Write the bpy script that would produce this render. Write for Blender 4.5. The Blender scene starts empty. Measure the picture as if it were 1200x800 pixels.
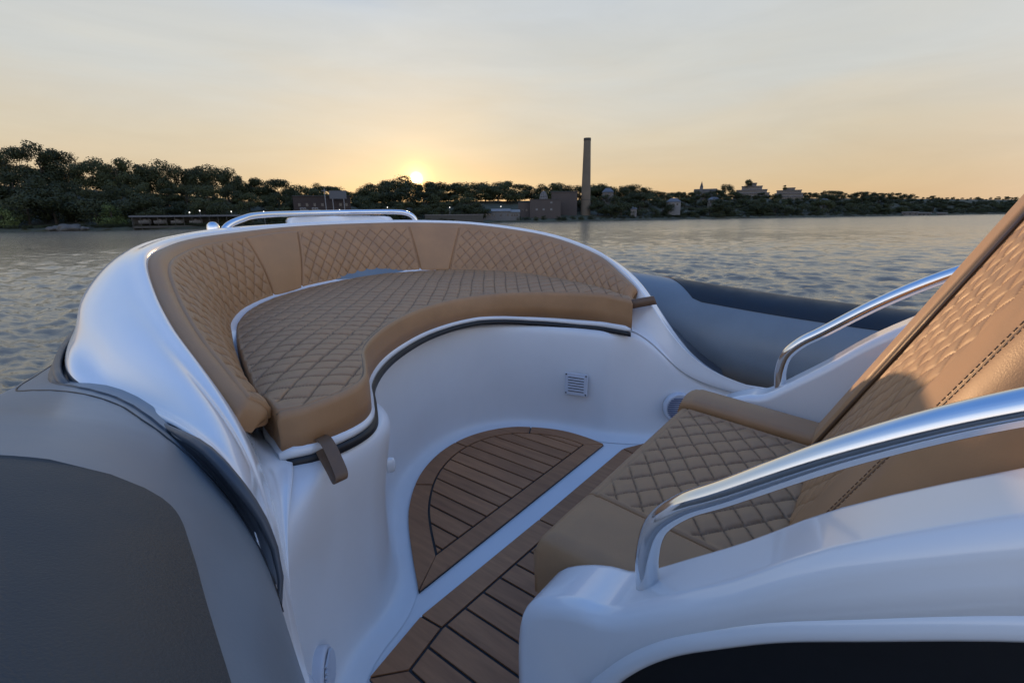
import bpy, bmesh, math, random
import numpy as np
random.seed(7); rng = np.random.default_rng(7)
scene = bpy.context.scene
COL = scene.collection
rad = math.radians

# ------------------------------------------------------------------ camera
FOC = 560.0; PITCH = math.atan(147/560.0); YAW = rad(52); ROLL = 0.0122; HC = 0.95
ZW = -0.60                                   # water level below the cockpit floor
def _basis():
    f = np.array((math.sin(YAW)*math.cos(PITCH), math.cos(YAW)*math.cos(PITCH), -math.sin(PITCH)))
    r = np.array((math.cos(YAW), -math.sin(YAW), 0.0)); u = np.cross(r, f)
    c, s = math.cos(ROLL), math.sin(ROLL)
    return c*r - s*u, c*u + s*r, f
CR_, CU_, CF_ = _basis()
def ray(px, py): return (px-600)/FOC*CR_ - (py-400)/FOC*CU_ + CF_
def on_z(px, py, z):
    d = ray(px, py); t = (z-HC)/d[2]; return np.array((d[0]*t, d[1]*t, z))
def on_dist(px, py, D):                      # point seen at px,py standing D metres away
    d = ray(px, py); t = D/math.hypot(d[0], d[1]); return np.array((d[0]*t, d[1]*t, HC+d[2]*t))

# ------------------------------------------------------------------ helpers
def tag(o, label=None, cat=None, group=None, kind=None):
    if label: o['label'] = label
    if cat: o['category'] = cat
    if group: o['group'] = group
    if kind: o['kind'] = kind
    return o
def empty(name, loc=(0, 0, 0)):
    o = bpy.data.objects.new(name, None); o.location = loc; o.empty_display_size = .1
    COL.objects.link(o); return o
def link(name, me, mats, parent=None, smooth=True):
    if not isinstance(mats, (list, tuple)): mats = [mats]
    for m in mats: me.materials.append(m)
    if smooth: me.polygons.foreach_set('use_smooth', np.ones(len(me.polygons), bool))
    o = bpy.data.objects.new(name, me); COL.objects.link(o)
    if parent is not None: set_parent(o, parent)
    return o
def world_loc(o):
    v = np.array(o.location)
    while o.parent: o = o.parent; v = v + np.array(o.location)
    return v
def set_parent(o, p):
    w = world_loc(p); o.parent = p; o.location = tuple(np.array(o.location) - w)
def mesh_from(verts, faces, name='m'):
    me = bpy.data.meshes.new(name); me.from_pydata([tuple(map(float, v)) for v in verts], [], faces); me.update(); return me
def grid_mesh(P, close_u=False, close_v=False, flip=False):
    nu, nv = P.shape[:2]
    me = bpy.data.meshes.new('g')
    iu = np.arange(nu if close_u else nu-1); iv = np.arange(nv if close_v else nv-1)
    A, B = np.meshgrid(iu, iv, indexing='ij'); A2 = (A+1) % nu; B2 = (B+1) % nv
    q = np.stack([A*nv+B, A2*nv+B, A2*nv+B2, A*nv+B2], -1).reshape(-1, 4)
    if flip: q = q[:, ::-1]
    me.vertices.add(nu*nv); me.vertices.foreach_set('co', P.reshape(-1).astype(np.float32))
    n = len(q); me.loops.add(n*4); me.polygons.add(n)
    me.loops.foreach_set('vertex_index', q.reshape(-1).astype(np.int32))
    me.polygons.foreach_set('loop_start', np.arange(0, n*4, 4, dtype=np.int32))
    me.update(calc_edges=True); return me
def catmull(pts, n, tt=None):
    """Catmull-Rom through pts (k,d); n samples per span, or at parameters tt in 0..k-1"""
    p = np.asarray(pts, float); k = len(p)
    e = np.vstack([2*p[0]-p[1], p, 2*p[-1]-p[-2]])
    t = np.linspace(0, k-1, n*(k-1)+1) if tt is None else np.asarray(tt, float)
    i = np.clip(np.floor(t).astype(int), 0, k-2); f = (t-i)[:, None]
    a, b, c, d = e[i], e[i+1], e[i+2], e[i+3]
    return .5*((2*b) + (c-a)*f + (2*a-5*b+4*c-d)*f**2 + (3*b-a-3*c+d)*f**3)
def arc(p, n=None, step=None):
    """resample a polyline evenly"""
    p = np.asarray(p, float); L = np.r_[0, np.cumsum(np.linalg.norm(np.diff(p, axis=0), axis=1))]
    if n is None: n = max(2, int(round(L[-1]/step))+1)
    s = np.linspace(0, L[-1], n)
    return np.stack([np.interp(s, L, p[:, k]) for k in range(p.shape[1])], -1)
def smooth_path(pts, step): return arc(catmull(pts, 24), step=step)
def sweep(path, r, ns=16, squash=1.0, caps=True):
    """tube along path; r scalar or array"""
    p = np.asarray(path, float); n = len(p); r = np.broadcast_to(np.asarray(r, float), (n,))
    t = np.gradient(p, axis=0); t /= np.linalg.norm(t, axis=1)[:, None]
    nrm = np.cross(t[0], (0, 0, 1.0)); 
    if np.linalg.norm(nrm) < 1e-3: nrm = np.array((1.0, 0, 0))
    N = []
    for k in range(n):
        nrm = nrm - t[k]*np.dot(nrm, t[k]); nrm /= np.linalg.norm(nrm); N.append(nrm)
    N = np.array(N); B = np.cross(t, N)
    a = np.linspace(0, 2*math.pi, ns, endpoint=False)
    P = p[:, None, :] + r[:, None, None]*(np.cos(a)[None, :, None]*N[:, None, :] + squash*np.sin(a)[None, :, None]*B[:, None, :])
    me = grid_mesh(P, close_v=True)
    if caps:
        bm = bmesh.new(); bm.from_mesh(me); bm.verts.ensure_lookup_table()
        bm.faces.new([bm.verts[i] for i in range(ns)]); bm.faces.new([bm.verts[(n-1)*ns+i] for i in range(ns-1, -1, -1)])
        bmesh.ops.recalc_face_normals(bm, faces=bm.faces); bm.to_mesh(me); bm.free()
    return me
class MB:
    """collects solid pieces of ONE part in one mesh"""
    def __init__(s): s.v = []; s.f = []; s.m = []
    def add(s, verts, faces, mi=0):
        b = len(s.v); s.v += [tuple(map(float, x)) for x in verts]; s.f += [tuple(b+i for i in f) for f in faces]; s.m += [mi]*len(faces)
    def box(s, o, ax, ay, az, mi=0):
        """o corner, ax ay az edge vectors"""
        o, ax, ay, az = map(lambda q: np.asarray(q, float), (o, ax, ay, az))
        vs = [o, o+ax, o+ax+ay, o+ay, o+az, o+ax+az, o+ax+ay+az, o+ay+az]
        s.add(vs, [(0, 3, 2, 1), (4, 5, 6, 7), (0, 1, 5, 4), (1, 2, 6, 5), (2, 3, 7, 6), (3, 0, 4, 7)], mi)
    def cyl(s, a, b, r0, r1=None, n=12, mi=0):
        a, b = np.asarray(a, float), np.asarray(b, float); r1 = r0 if r1 is None else r1
        t = (b-a)/np.linalg.norm(b-a); x = np.cross(t, (0, 0, 1.) if abs(t[2]) < .9 else (1., 0, 0)); x /= np.linalg.norm(x); y = np.cross(t, x)
        vs = []
        for c, r in ((a, r0), (b, r1)):
            for k in range(n):
                g = 2*math.pi*k/n; vs.append(c+r*(math.cos(g)*x+math.sin(g)*y))
        fs = [(k, (k+1) % n, n+(k+1) % n, n+k) for k in range(n)] + [tuple(range(n-1, -1, -1)), tuple(range(n, 2*n))]
        s.add(vs, fs, mi)
    def mesh(s):
        me = mesh_from(s.v, s.f); me.polygons.foreach_set('material_index', s.m); return me
    def build(s, name, mats, parent=None, smooth=False): return link(name, s.mesh(), mats, parent, smooth)
def autosmooth(o, ang=35):
    me = o.data; bm = bmesh.new(); bm.from_mesh(me)
    for e in bm.edges:
        e.smooth = not (len(e.link_faces) == 2 and e.calc_face_angle(0) > rad(ang))
    bm.to_mesh(me); bm.free(); me.polygons.foreach_set('use_smooth', np.ones(len(me.polygons), bool)); return o
def bevel(o, w, seg=3, ang=30):
    m = o.modifiers.new('b', 'BEVEL'); m.width = w; m.segments = seg; m.limit_method = 'ANGLE'; m.angle_limit = rad(ang); m.harden_normals = True
    return o
def subsurf(o, n=2):
    m = o.modifiers.new('s', 'SUBSURF'); m.levels = n; m.render_levels = n; return o

def sm(x, a, b):
    t = np.clip((x-a)/(b-a), 0, 1); return t*t*(3-2*t)
QUILT_MASK = None
def quilt_h(a, b, amp, sp, ang, fade):
    """diamond quilting: pillows between two families of stitch lines"""
    c, s = math.cos(rad(ang)), math.sin(rad(ang))
    def d(x):
        f = np.abs(x/sp - np.round(x/sp))*2; return f
    global QUILT_MASK
    wob = .0014*np.sin(a*17+b*9)+.0008*np.sin(a*31-b*27+1.7)
    p1, p2 = a*c+b*s+wob, a*c-b*s-wob
    m1, m2 = d(p1), d(p2)
    cell = np.sin(np.floor(p1/sp)*12.9898+np.floor(p2/sp)*78.233)*43758.5453; cell = cell-np.floor(cell)
    h = np.power(np.clip(m1, 0, 1), .30)*np.power(np.clip(m2, 0, 1), .30)
    groove = np.minimum(sm(m1, 0, .12), sm(m2, 0, .12))
    QUILT_MASK = (1-sm(np.minimum(m1, m2), .01, .115))*fade+0*a  # mask along the quilting lines, where the leather is coloured darker
    pucker = .02*np.sin((p1-p2)*150+cell*6)*(1-h)
    return amp*((h*.6+.4*groove)*(.86+.28*cell)+pucker-1)*fade + 0*a
def pad(P, thick, rad_edges, h=None, name='pad', mats=None, parent=None, flip=False, bottom=True, N0=None):
    """cushion: P (nu,nv,3) is its face; rad_edges=(u0,u1,v0,v1) rounding radii; h(a,b,d)->height"""
    nu, nv = P.shape[:2]
    du = np.gradient(P, axis=0); dv = np.gradient(P, axis=1)
    N = np.cross(du, dv); N /= np.maximum(np.linalg.norm(N, axis=2), 1e-9)[..., None]
    if flip: N = -N
    if N0 is not None: N = np.zeros_like(P)+np.array(N0)
    su = np.cumsum(np.concatenate([np.zeros((1, nv)), np.linalg.norm(np.diff(P, axis=0), axis=2)], 0), 0)
    sv = np.cumsum(np.concatenate([np.zeros((nu, 1)), np.linalg.norm(np.diff(P, axis=1), axis=2)], 1), 1)
    D = [su, su[-1:]-su, sv, sv[:, -1:]-sv]
    global QUILT_MASK
    QUILT_MASK = None; H = np.zeros((nu, nv)); sink = np.zeros((nu, nv))
    for d, r in zip(D, rad_edges):
        if r <= 0: continue
        k = np.clip(d/r, 0, 1); sink = np.maximum(sink, r*(1-np.sqrt(np.clip(1-(1-k)**2, 0, 1))))
    dm = np.minimum.reduce(D)
    if h is not None: H = h(su, sv, D)
    Q = P + N*(H - sink)[..., None]
    low = P - N*thick
    ring = [(0, j) for j in range(nv)] + [(i, nv-1) for i in range(1, nu)] + [(nu-1, j) for j in range(nv-2, -1, -1)] + [(i, 0) for i in range(nu-2, 0, -1)]
    ri = np.array([i*nv+j for i, j in ring]); m = len(ring)
    top = Q.reshape(-1, 3); lo = low.reshape(-1, 3)[ri]
    mid = top[ri]*.5+lo*.5
    me = bpy.data.meshes.new(name)
    A, B = np.meshgrid(np.arange(nu-1), np.arange(nv-1), indexing='ij')
    q = np.stack([A*nv+B, (A+1)*nv+B, (A+1)*nv+B+1, A*nv+B+1], -1).reshape(-1, 4)
    b0 = nu*nv; k = np.arange(m); k2 = (k+1) % m
    q1 = np.stack([ri[k], ri[k2], b0+k2, b0+k], -1); q2 = np.stack([b0+k, b0+k2, b0+m+k2, b0+m+k], -1)
    bi = b0+m
    lo_a = lambda i: bi+np.where(i == 0, 0, m-i); lo_b = lambda i: bi+nv-1+i
    iu = np.arange(nu-1); q3 = np.stack([lo_a(iu), lo_b(iu), lo_b(iu+1), lo_a(iu+1)], -1)
    F = np.vstack([q, q1, q2]+([q3] if bottom else []))
    if flip: F = F[:, ::-1]
    V = np.vstack([top, mid, lo])
    n = len(F); me.vertices.add(len(V)); me.vertices.foreach_set('co', V.reshape(-1).astype(np.float32))
    me.loops.add(n*4); me.polygons.add(n); me.loops.foreach_set('vertex_index', F.reshape(-1).astype(np.int32))
    me.polygons.foreach_set('loop_start', np.arange(0, n*4, 4, dtype=np.int32)); me.update(calc_edges=True)
    at_ = me.attributes.new('quilt_line', 'FLOAT', 'POINT'); sv_ = np.zeros(len(V), np.float32)
    if QUILT_MASK is not None: sv_[:nu*nv] = QUILT_MASK.reshape(-1)
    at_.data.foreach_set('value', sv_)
    return link(name, me, mats, parent)
def lerp(A, B, n):
    t = np.linspace(0, 1, n)[None, :, None]; return A[:, None, :]*(1-t)+B[:, None, :]*t

# ------------------------------------------------------------------ materials
def new_mat(name):
    m = bpy.data.materials.new(name); m.use_nodes = True; nt = m.node_tree
    return m, nt, nt.nodes['Principled BSDF']
def noise(nt, scale, detail=4, rough=.6, coord='Object', stretch=None):
    tc = nt.nodes.new('ShaderNodeTexCoord'); n = nt.nodes.new('ShaderNodeTexNoise')
    n.inputs['Scale'].default_value = scale; n.inputs['Detail'].default_value = detail; n.inputs['Roughness'].default_value = rough
    if stretch:
        mp = nt.nodes.new('ShaderNodeMapping'); mp.inputs['Scale'].default_value = stretch
        nt.links.new(tc.outputs[coord], mp.inputs[0]); nt.links.new(mp.outputs[0], n.inputs['Vector'])
    else: nt.links.new(tc.outputs[coord], n.inputs['Vector'])
    return n
def ramp(nt, fac, stops):
    r = nt.nodes.new('ShaderNodeValToRGB'); nt.links.new(fac, r.inputs[0])
    el = r.color_ramp.elements
    while len(el) < len(stops): el.new(.5)
    for e, (p, c) in zip(el, stops): e.position = p; e.color = (*c, 1) if len(c) == 3 else c
    return r
def bump(nt, bs, h, strength, dist):
    b = nt.nodes.new('ShaderNodeBump'); b.inputs['Strength'].default_value = strength; b.inputs['Distance'].default_value = dist
    nt.links.new(h, b.inputs['Height']); nt.links.new(b.outputs[0], bs.inputs['Normal']); return b
def simple(name, col, rough=.5, metal=0., var=.12, nscale=6, coat=0., bumps=None, spec=.5, rvar=.08):
    m, nt, bs = new_mat(name)
    n = noise(nt, nscale)
    lo = tuple(c*(1-var) for c in col); hi = tuple(min(1, c*(1+var)) for c in col)
    r = ramp(nt, n.outputs['Fac'], [(.3, lo), (.7, hi)]); nt.links.new(r.outputs[0], bs.inputs['Base Color'])
    mr = nt.nodes.new('ShaderNodeMapRange'); nt.links.new(n.outputs['Fac'], mr.inputs[0])
    mr.inputs[1].default_value = .3; mr.inputs[2].default_value = .7
    mr.inputs[3].default_value = max(.02, rough-rvar); mr.inputs[4].default_value = min(1, rough+rvar)
    nt.links.new(mr.outputs[0], bs.inputs['Roughness'])
    bs.inputs['Metallic'].default_value = metal; bs.inputs['Coat Weight'].default_value = coat; bs.inputs['Coat Roughness'].default_value = .06
    bs.inputs['Specular IOR Level'].default_value = spec
    if bumps:
        b = noise(nt, bumps[0], 3); bump(nt, bs, b.outputs['Fac'], bumps[1], bumps[2])
    return m
M = {}
M['gelcoat'] = simple('white_gelcoat', (.74, .74, .735), .20, var=.02, nscale=3, coat=.6, rvar=.05)
M['liner'] = simple('white_liner_gelcoat', (.70, .70, .70), .36, var=.03, nscale=4, coat=.15, bumps=(60, .04, .002))
M['leather'] = simple('tan_leather', (.355, .192, .088), .50, spec=.40, var=.10, nscale=9, bumps=(420, .25, .0012))
def _darken_quilt_lines():
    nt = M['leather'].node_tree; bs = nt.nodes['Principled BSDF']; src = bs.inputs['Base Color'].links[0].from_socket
    at = nt.nodes.new('ShaderNodeAttribute'); at.attribute_name = 'quilt_line'
    mx = nt.nodes.new('ShaderNodeMix'); mx.data_type = 'RGBA'; mx.inputs[7].default_value = (.19, .10, .046, 1)  # base colour goes darker brown along the quilting lines
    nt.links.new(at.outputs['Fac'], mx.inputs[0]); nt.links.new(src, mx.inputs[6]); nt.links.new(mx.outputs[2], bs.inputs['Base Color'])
_darken_quilt_lines()
M['leather_dark'] = simple('tan_leather_piping', (.13, .075, .04), .5, var=.1, nscale=20)
M['thread'] = simple('brown_thread', (.16, .085, .04), .6, var=.1, nscale=40)
M['strap'] = simple('brown_webbing', (.16, .088, .045), .6, var=.12, nscale=40)
M['tube'] = simple('grey_coated_fabric', (.165, .190, .208), .38, var=.08, nscale=5, bumps=(300, .1, .001))
M['tube_dark'] = simple('dark_grey_tape', (.055, .062, .072), .42, var=.1, nscale=8, bumps=(250, .12, .001))
M['patch'] = simple('charcoal_wear_patch', (.032, .037, .039), .55, var=.12, nscale=7, bumps=(500, .35, .0015))
M['black'] = simple('black_rubber', (.008, .008, .009), .5, var=.2, nscale=10)
M['void'] = simple('opening_shade_black', (.004, .004, .005), .8, var=.2, nscale=4)  # near-black colour in place of the shade inside the console opening
M['steel'] = simple('polished_steel', (.72, .73, .74), .12, metal=1, var=.03, nscale=12, rvar=.04)
M['teak'] = simple('teak_planks', (.135, .078, .050), .55, var=.18, nscale=5, bumps=(90, .12, .001))
def _teak():
    m, nt, bs = new_mat('teak_plank')
    n = noise(nt, 9, 6, .65, stretch=(6, .6, 1)); n2 = noise(nt, 2.2, 2)
    r = ramp(nt, n.outputs['Fac'], [(.25, (.30, .128, .052)), (.75, (.50, .225, .092))])
    gm = nt.nodes.new('ShaderNodeNewGeometry'); av = nt.nodes.new('ShaderNodeMath'); av.operation = 'MULTIPLY_ADD'; av.inputs[1].default_value = .45
    nt.links.new(gm.outputs['Random Per Island'], av.inputs[0]); nt.links.new(n2.outputs['Fac'], av.inputs[2])
    r2 = ramp(nt, av.outputs[0], [(.40, (.66, .64, .62)), (.95, (1.0, 1.0, 1.0))])
    mx = nt.nodes.new('ShaderNodeMix'); mx.data_type = 'RGBA'; mx.blend_type = 'MULTIPLY'; mx.inputs[0].default_value = 1
    nt.links.new(r.outputs[0], mx.inputs[6]); nt.links.new(r2.outputs[0], mx.inputs[7]); nt.links.new(mx.outputs[2], bs.inputs['Base Color'])
    bs.inputs['Roughness'].default_value = .58
    bump(nt, bs, n.outputs['Fac'], .15, .001); return m
M['teak'] = _teak()
M['grille'] = simple('pale_plastic', (.55, .58, .64), .4, var=.03)
M['speaker'] = simple('blue_grey_speaker_cloth', (.10, .13, .22), .6, var=.1, nscale=30)
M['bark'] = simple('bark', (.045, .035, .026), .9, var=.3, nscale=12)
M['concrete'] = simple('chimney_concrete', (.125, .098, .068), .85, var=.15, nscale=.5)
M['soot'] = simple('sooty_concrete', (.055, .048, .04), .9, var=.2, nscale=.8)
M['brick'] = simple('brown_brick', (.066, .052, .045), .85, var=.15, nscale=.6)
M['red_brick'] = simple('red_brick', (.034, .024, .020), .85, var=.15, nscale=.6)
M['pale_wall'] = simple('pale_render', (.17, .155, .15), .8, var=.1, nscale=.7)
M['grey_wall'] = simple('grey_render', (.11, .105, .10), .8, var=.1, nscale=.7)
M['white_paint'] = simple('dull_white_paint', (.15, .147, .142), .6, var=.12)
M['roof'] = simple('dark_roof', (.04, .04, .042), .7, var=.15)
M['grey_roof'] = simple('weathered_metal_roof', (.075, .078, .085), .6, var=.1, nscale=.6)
M['glass'] = simple('dark_window_glass', (.02, .022, .026), .08, var=.1)
M['pole'] = simple('galvanised_pole', (.16, .16, .16), .5, var=.1)
M['timber'] = simple('weathered_timber', (.055, .05, .04), .85, var=.2, nscale=3)
M['rock'] = simple('shore_rock', (.085, .08, .072), .9, var=.25, nscale=2)
def _leaf(name, lo, hi):
    m, nt, bs = new_mat(name)
    oi = nt.nodes.new('ShaderNodeObjectInfo'); n = noise(nt, .9, 3)
    ad = nt.nodes.new('ShaderNodeMath'); ad.operation = 'ADD'
    ml = nt.nodes.new('ShaderNodeMath'); ml.operation = 'MULTIPLY'; ml.inputs[1].default_value = .5
    nt.links.new(oi.outputs['Random'], ml.inputs[0]); nt.links.new(ml.outputs[0], ad.inputs[0])
    ml2 = nt.nodes.new('ShaderNodeMath'); ml2.operation = 'MULTIPLY'; ml2.inputs[1].default_value = .6
    nt.links.new(n.outputs['Fac'], ml2.inputs[0]); nt.links.new(ml2.outputs[0], ad.inputs[1])
    r = ramp(nt, ad.outputs[0], [(.15, lo), (.85, hi)]); nt.links.new(r.outputs[0], bs.inputs['Base Color'])
    bs.inputs['Roughness'].default_value = .7; bs.inputs['Specular IOR Level'].default_value = .2
    return m
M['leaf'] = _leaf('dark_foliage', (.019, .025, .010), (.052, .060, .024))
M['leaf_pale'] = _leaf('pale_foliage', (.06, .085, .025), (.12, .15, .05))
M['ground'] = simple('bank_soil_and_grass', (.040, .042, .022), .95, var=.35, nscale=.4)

# ------------------------------------------------------------------ boat
CX = 1.17
boat = empty('inflatable_boat', (CX, .4, 0))
tag(boat, 'white and grey rigid inflatable boat with tan quilted bow lounge and console seat', 'boat')

# stations run port aft -> bow -> starboard aft.  columns: W floor edge, T backrest top rim, B backrest foot, F cushion front
T5 = [(.316,.83,.639),(.323,.95,.688),(.333,1.1,.738),(.365,1.3,.80),(.417,1.5,.863),(.52,1.7,.885),(.66,1.88,.901),(.88,2.05,.913),
      (1.175,2.18,.928),(1.56,2.23,.934),(1.85,2.10,.933),(2.09,1.87,.915),(2.20,1.475,.858),(2.13,1.13,.776),(2.02,.94,.701),(1.95,.84,.659)]
B5 = [(.372,.85,.60),(.392,.97,.60),(.437,1.12,.605),(.495,1.29,.61),(.56,1.47,.618),(.645,1.67,.628),(.77,1.84,.64),(.95,1.97,.65),
      (1.21,2.065,.66),(1.50,2.085,.67),(1.74,1.99,.672),(1.93,1.78,.672),(2.01,1.45,.663),(1.955,1.08,.64),(1.915,.93,.62),(1.89,.845,.61)]
F5 = [(.376,.845,.60),(.43,.822,.605),(.52,.826,.61),(.585,.86,.613),(.645,.94,.615),(.727,1.057,.615),(.85,1.17,.615),(1.0,1.265,.618),
      (1.2,1.35,.62),(1.4,1.38,.62),(1.57,1.345,.62),(1.69,1.26,.62),(1.775,1.12,.62),(1.825,.96,.62),(1.822,.87,.614),(1.812,.79,.607)]
ZB5 = [.50]*10+[.49,.48,.475,.47,.47,.47]
CREASE5 = [(.285,.82,.652),(.290,.95,.694),(.298,1.1,.745),(.325,1.31,.80),(.378,1.52,.862),(.478,1.73,.886),(.622,1.92,.902),(.86,2.095,.915),
           (1.165,2.23,.929),(1.575,2.285,.935),(1.885,2.145,.932),(2.135,1.895,.912),(2.25,1.485,.853),(2.175,1.13,.772),(2.055,.93,.70),(1.975,.825,.66)]
HUMP5 = [(.245,.81,.662),(.235,.95,.69),(.215,1.12,.728),(.228,1.36,.772),(.305,1.60,.805),(.43,1.80,.848),(.60,2.02,.872),(.80,2.20,.895),
         (1.12,2.37,.90),(1.62,2.42,.905),(1.99,2.27,.90),(2.25,1.98,.87),(2.36,1.52,.80),(2.25,1.13,.72),(2.12,.92,.665),(2.01,.81,.63)]
SEAM5 = [(.202,.78,.672),(.193,.90,.658),(.174,1.03,.660),(.156,1.16,.688),(.225,1.50,.68),(.355,1.84,.70),(.50,2.10,.73),(.74,2.32,.76),
         (1.08,2.52,.77),(1.68,2.57,.77),(2.09,2.39,.76),(2.36,2.05,.73),(2.45,1.54,.66),(2.30,1.13,.61),(2.15,.91,.57),(2.04,.79,.53)]
W5 = [(.38,.79),(.47,.835),(.57,.865),(.655,.93),(.73,1.04),(.81,1.15),(.92,1.265),(1.06,1.35),(1.22,1.40),(1.38,1.41),(1.53,1.37),(1.65,1.27),(1.73,1.12),(1.77,.97),(1.79,.87),(1.84,.775)]
pre = 5
W = [(.15,-1.2),(.15,-.1),(.165,.34),(.215,.54),(.295,.695)]+W5+[(1.90,.69),(1.97,.56),(2.02,.3),(2.04,-.1),(2.04,-1.2)]
def ends(y0, cols): return None
P_in = [(.13,-1.2,.37),(.13,-.1,.37),(.145,.37,.38),(.225,.53,.46),(.285,.68,.585)]
S_in = [(1.945,.70,.50),(1.97,.58,.31),(2.03,.3,.25),(2.05,-.1,.25),(2.05,-1.2,.25)]
def shift(pts, dx, dz=0, dzs=None): return [(x+dx, y, z+dz) for x, y, z in pts]
zs_p = [0, 0, .02, .10, .06]; zs_s = [.02, .02, .01, 0, 0]
SEAM_P = [(-.08,-1.2,.38),(-.04,-.1,.38),(.095,.38,.40),(.214,.505,.555),(.206,.60,.673)]
SEAM_S = [(2.06,.67,.42),(2.07,.55,.27),(2.10,.3,.22),(2.12,-.1,.22),(2.12,-1.2,.22)]
def mix(a, b, t): return [tuple(np.array(p)*(1-t)+np.array(q)*t) for p, q in zip(a, b)]
Tall = P_in+T5+S_in
SEAM = SEAM_P+SEAM5+SEAM_S
CREASE = mix(P_in, SEAM_P, .25)+CREASE5+mix(S_in, SEAM_S, .25)
HUMP = [(x, y, z+dz) for (x, y, z), dz in zip(mix(P_in, SEAM_P, .7), (0, 0, .003, .012, .006))]+HUMP5+mix(S_in, SEAM_S, .7)
NS = len(W); TT = np.linspace(0, NS-1, (NS-1)*5+1)
def cr(c): return catmull(c, 0, TT)
Wc = cr([(x, y, 0) for x, y in W])
tan = np.gradient(Wc, axis=0); tan /= np.linalg.norm(tan, axis=1)[:, None]
inn = np.stack([tan[:, 1], -tan[:, 0], 0*tan[:, 0]], -1)         # towards the cockpit
Tc, Sc, Cc, Hc_ = cr(Tall), cr(SEAM), cr(CREASE), cr(HUMP)
i0, i1 = pre*5, (pre+len(T5)-1)*5
s_idx = np.arange(len(TT))
seat_w = np.clip(np.minimum((s_idx-i0+6)/6.0, (i1+6-s_idx)/6.0), 0, 1)[:, None]   # 1 on the bench, 0 along the side decks
ZB = catmull([(z,) for z in [.34, .34, .34, .39, .47]+ZB5+[.40, .26, .2, .2, .2]], 0, TT)[:, 0]
Ball = P_in[:]; Ball = mix([(x, y, .36) for x, y in W[:5]], P_in, .6)+B5+mix([(x, y, .2) for x, y in W[-5:]], S_in, .6)
Bc = cr(Ball)
def zc(P, z): Q = P.copy(); Q[:, 2] = z; return Q
tT = np.gradient(Tc, axis=0); tT[:, 2] = 0; tT /= np.linalg.norm(tT, axis=1)[:, None]
outT = np.stack([-tT[:, 1], tT[:, 0], 0*tT[:, 0]], -1)
curves = []
curves.append(zc(Wc+inn*.07, .003)); curves.append(zc(Wc+inn*.022, .006)); curves.append(zc(Wc+inn*.004, .024)); curves.append(zc(Wc, .07))
curves.append(zc(Wc-inn*.006, ZB*.55)); ex = (.05*(1-sm(TT, 7.5, 9.5))*sm(TT, 3.6, 5))[:, None]
curves.append(zc(Wc+inn*(ex-.012), np.maximum(ZB-.045, .1))); curves.append(zc(Wc+inn*(ex-.020), np.maximum(ZB-.012, .12))); curves.append(zc(Wc+inn*(ex-.040), ZB))
shelf = zc(Wc-inn*.075, ZB)*(seat_w)+(Bc*.5+zc(Wc-inn*.04, ZB)*.5)*(1-seat_w); curves.append(shelf)
low_ = sm(np.abs(TT-len(W)/2+.5), 2.8, 5.0); led = Bc.copy(); led[:, 2] = (led[:, 2]-.035*seat_w[:, 0])*(1-low_*seat_w[:, 0])+(ZB+.004)*low_*seat_w[:, 0]
curves.append(led+inn*.05*seat_w); led2 = Bc.copy(); led2[:, 2] = (led2[:, 2]-.006*seat_w[:, 0])*(1-low_*seat_w[:, 0])+(ZB+.008)*low_*seat_w[:, 0]; curves.append(led2+inn*.022*seat_w)
liner = np.stack(curves, 1); lw_ = np.clip(np.maximum((6.0-TT)/1.0, (TT-19.0)/1.0), 0, 1)[:, None, None]
for _ in range(10):
    Q = liner.copy(); Q[1:-1] = .25*liner[:-2]+.5*liner[1:-1]+.25*liner[2:]; liner = liner*(1-lw_)+Q*lw_
o = link('cockpit_liner', grid_mesh(liner, flip=True), M['liner'], boat); subsurf(o, 2)
b2_ = Bc.copy(); b2_[:, 2] = b2_[:, 2]*(1-low_*seat_w[:, 0])+(ZB+.02)*low_*seat_w[:, 0]; c2 = [led2+inn*.022*seat_w, b2_+outT*.02*seat_w*.5]
well = (sm(TT, 5.0, 6.6)*(1-sm(TT, 18.4, 20)))[:, None]
a = Tc.copy(); a[:, 2] -= .012+.09*well[:, 0]; a[:, 2] = np.where(seat_w[:, 0] < 1, Tc[:, 2]*.6+b2_[:, 2]*.4, a[:, 2]) if False else a[:, 2]; c2.append(a+outT*.006*seat_w)
a = Tc.copy(); a[:, 2] -= .012*seat_w[:, 0]; c2.append(a+outT*.009*seat_w)
a = Tc.copy(); a[:, 2] += .003*seat_w[:, 0]; c2.append(a+outT*.016*seat_w)
c2.append(Cc-outT*.008*seat_w); c2.append(Cc+outT*.006*seat_w+np.array((0, 0, -.006))*seat_w)
for t, up in ((.3, .008), (.65, .012)):
    q = Cc*(1-t)+Hc_*t; q[:, 2] += up*seat_w[:, 0]; c2.append(q)
c2.append(Hc_)
q = Hc_*.75+Sc*.25; q[:, 2] -= .01*seat_w[:, 0]; c2.append(q)
q = Hc_*.45+Sc*.55; q[:, 2] -= .015*seat_w[:, 0]; c2.append(q)
c2.append(Hc_*.15+Sc*.85)
c2.append(Sc)
tS = np.gradient(Sc, axis=0); tS[:, 2] = 0; tS /= np.linalg.norm(tS, axis=1)[:, None]
outS = np.stack([-tS[:, 1], tS[:, 0], 0*tS[:, 0]], -1); outS[:23] = outS[23]
c2.append(Sc+outS*.004+np.array((0, 0, -.02))); pe_ = (1-sm(TT, 4.5, 6.0))[:, None]; c2.append(Sc-outS*(.02-.035*pe_)+np.array((0, 0, -.09))+np.array((0, 0, -.04))*pe_)
deck = np.stack(c2, 1)
def relax(G, n):
    w = np.clip(np.maximum((6.9-TT)/1.0, (TT-18.0)/1.0), 0, 1)[:, None, None]
    for _ in range(n):
        Q = G.copy(); Q[1:-1] = .25*G[:-2]+.5*G[1:-1]+.25*G[2:]; G = G*(1-w)+Q*w
    return G
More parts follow.
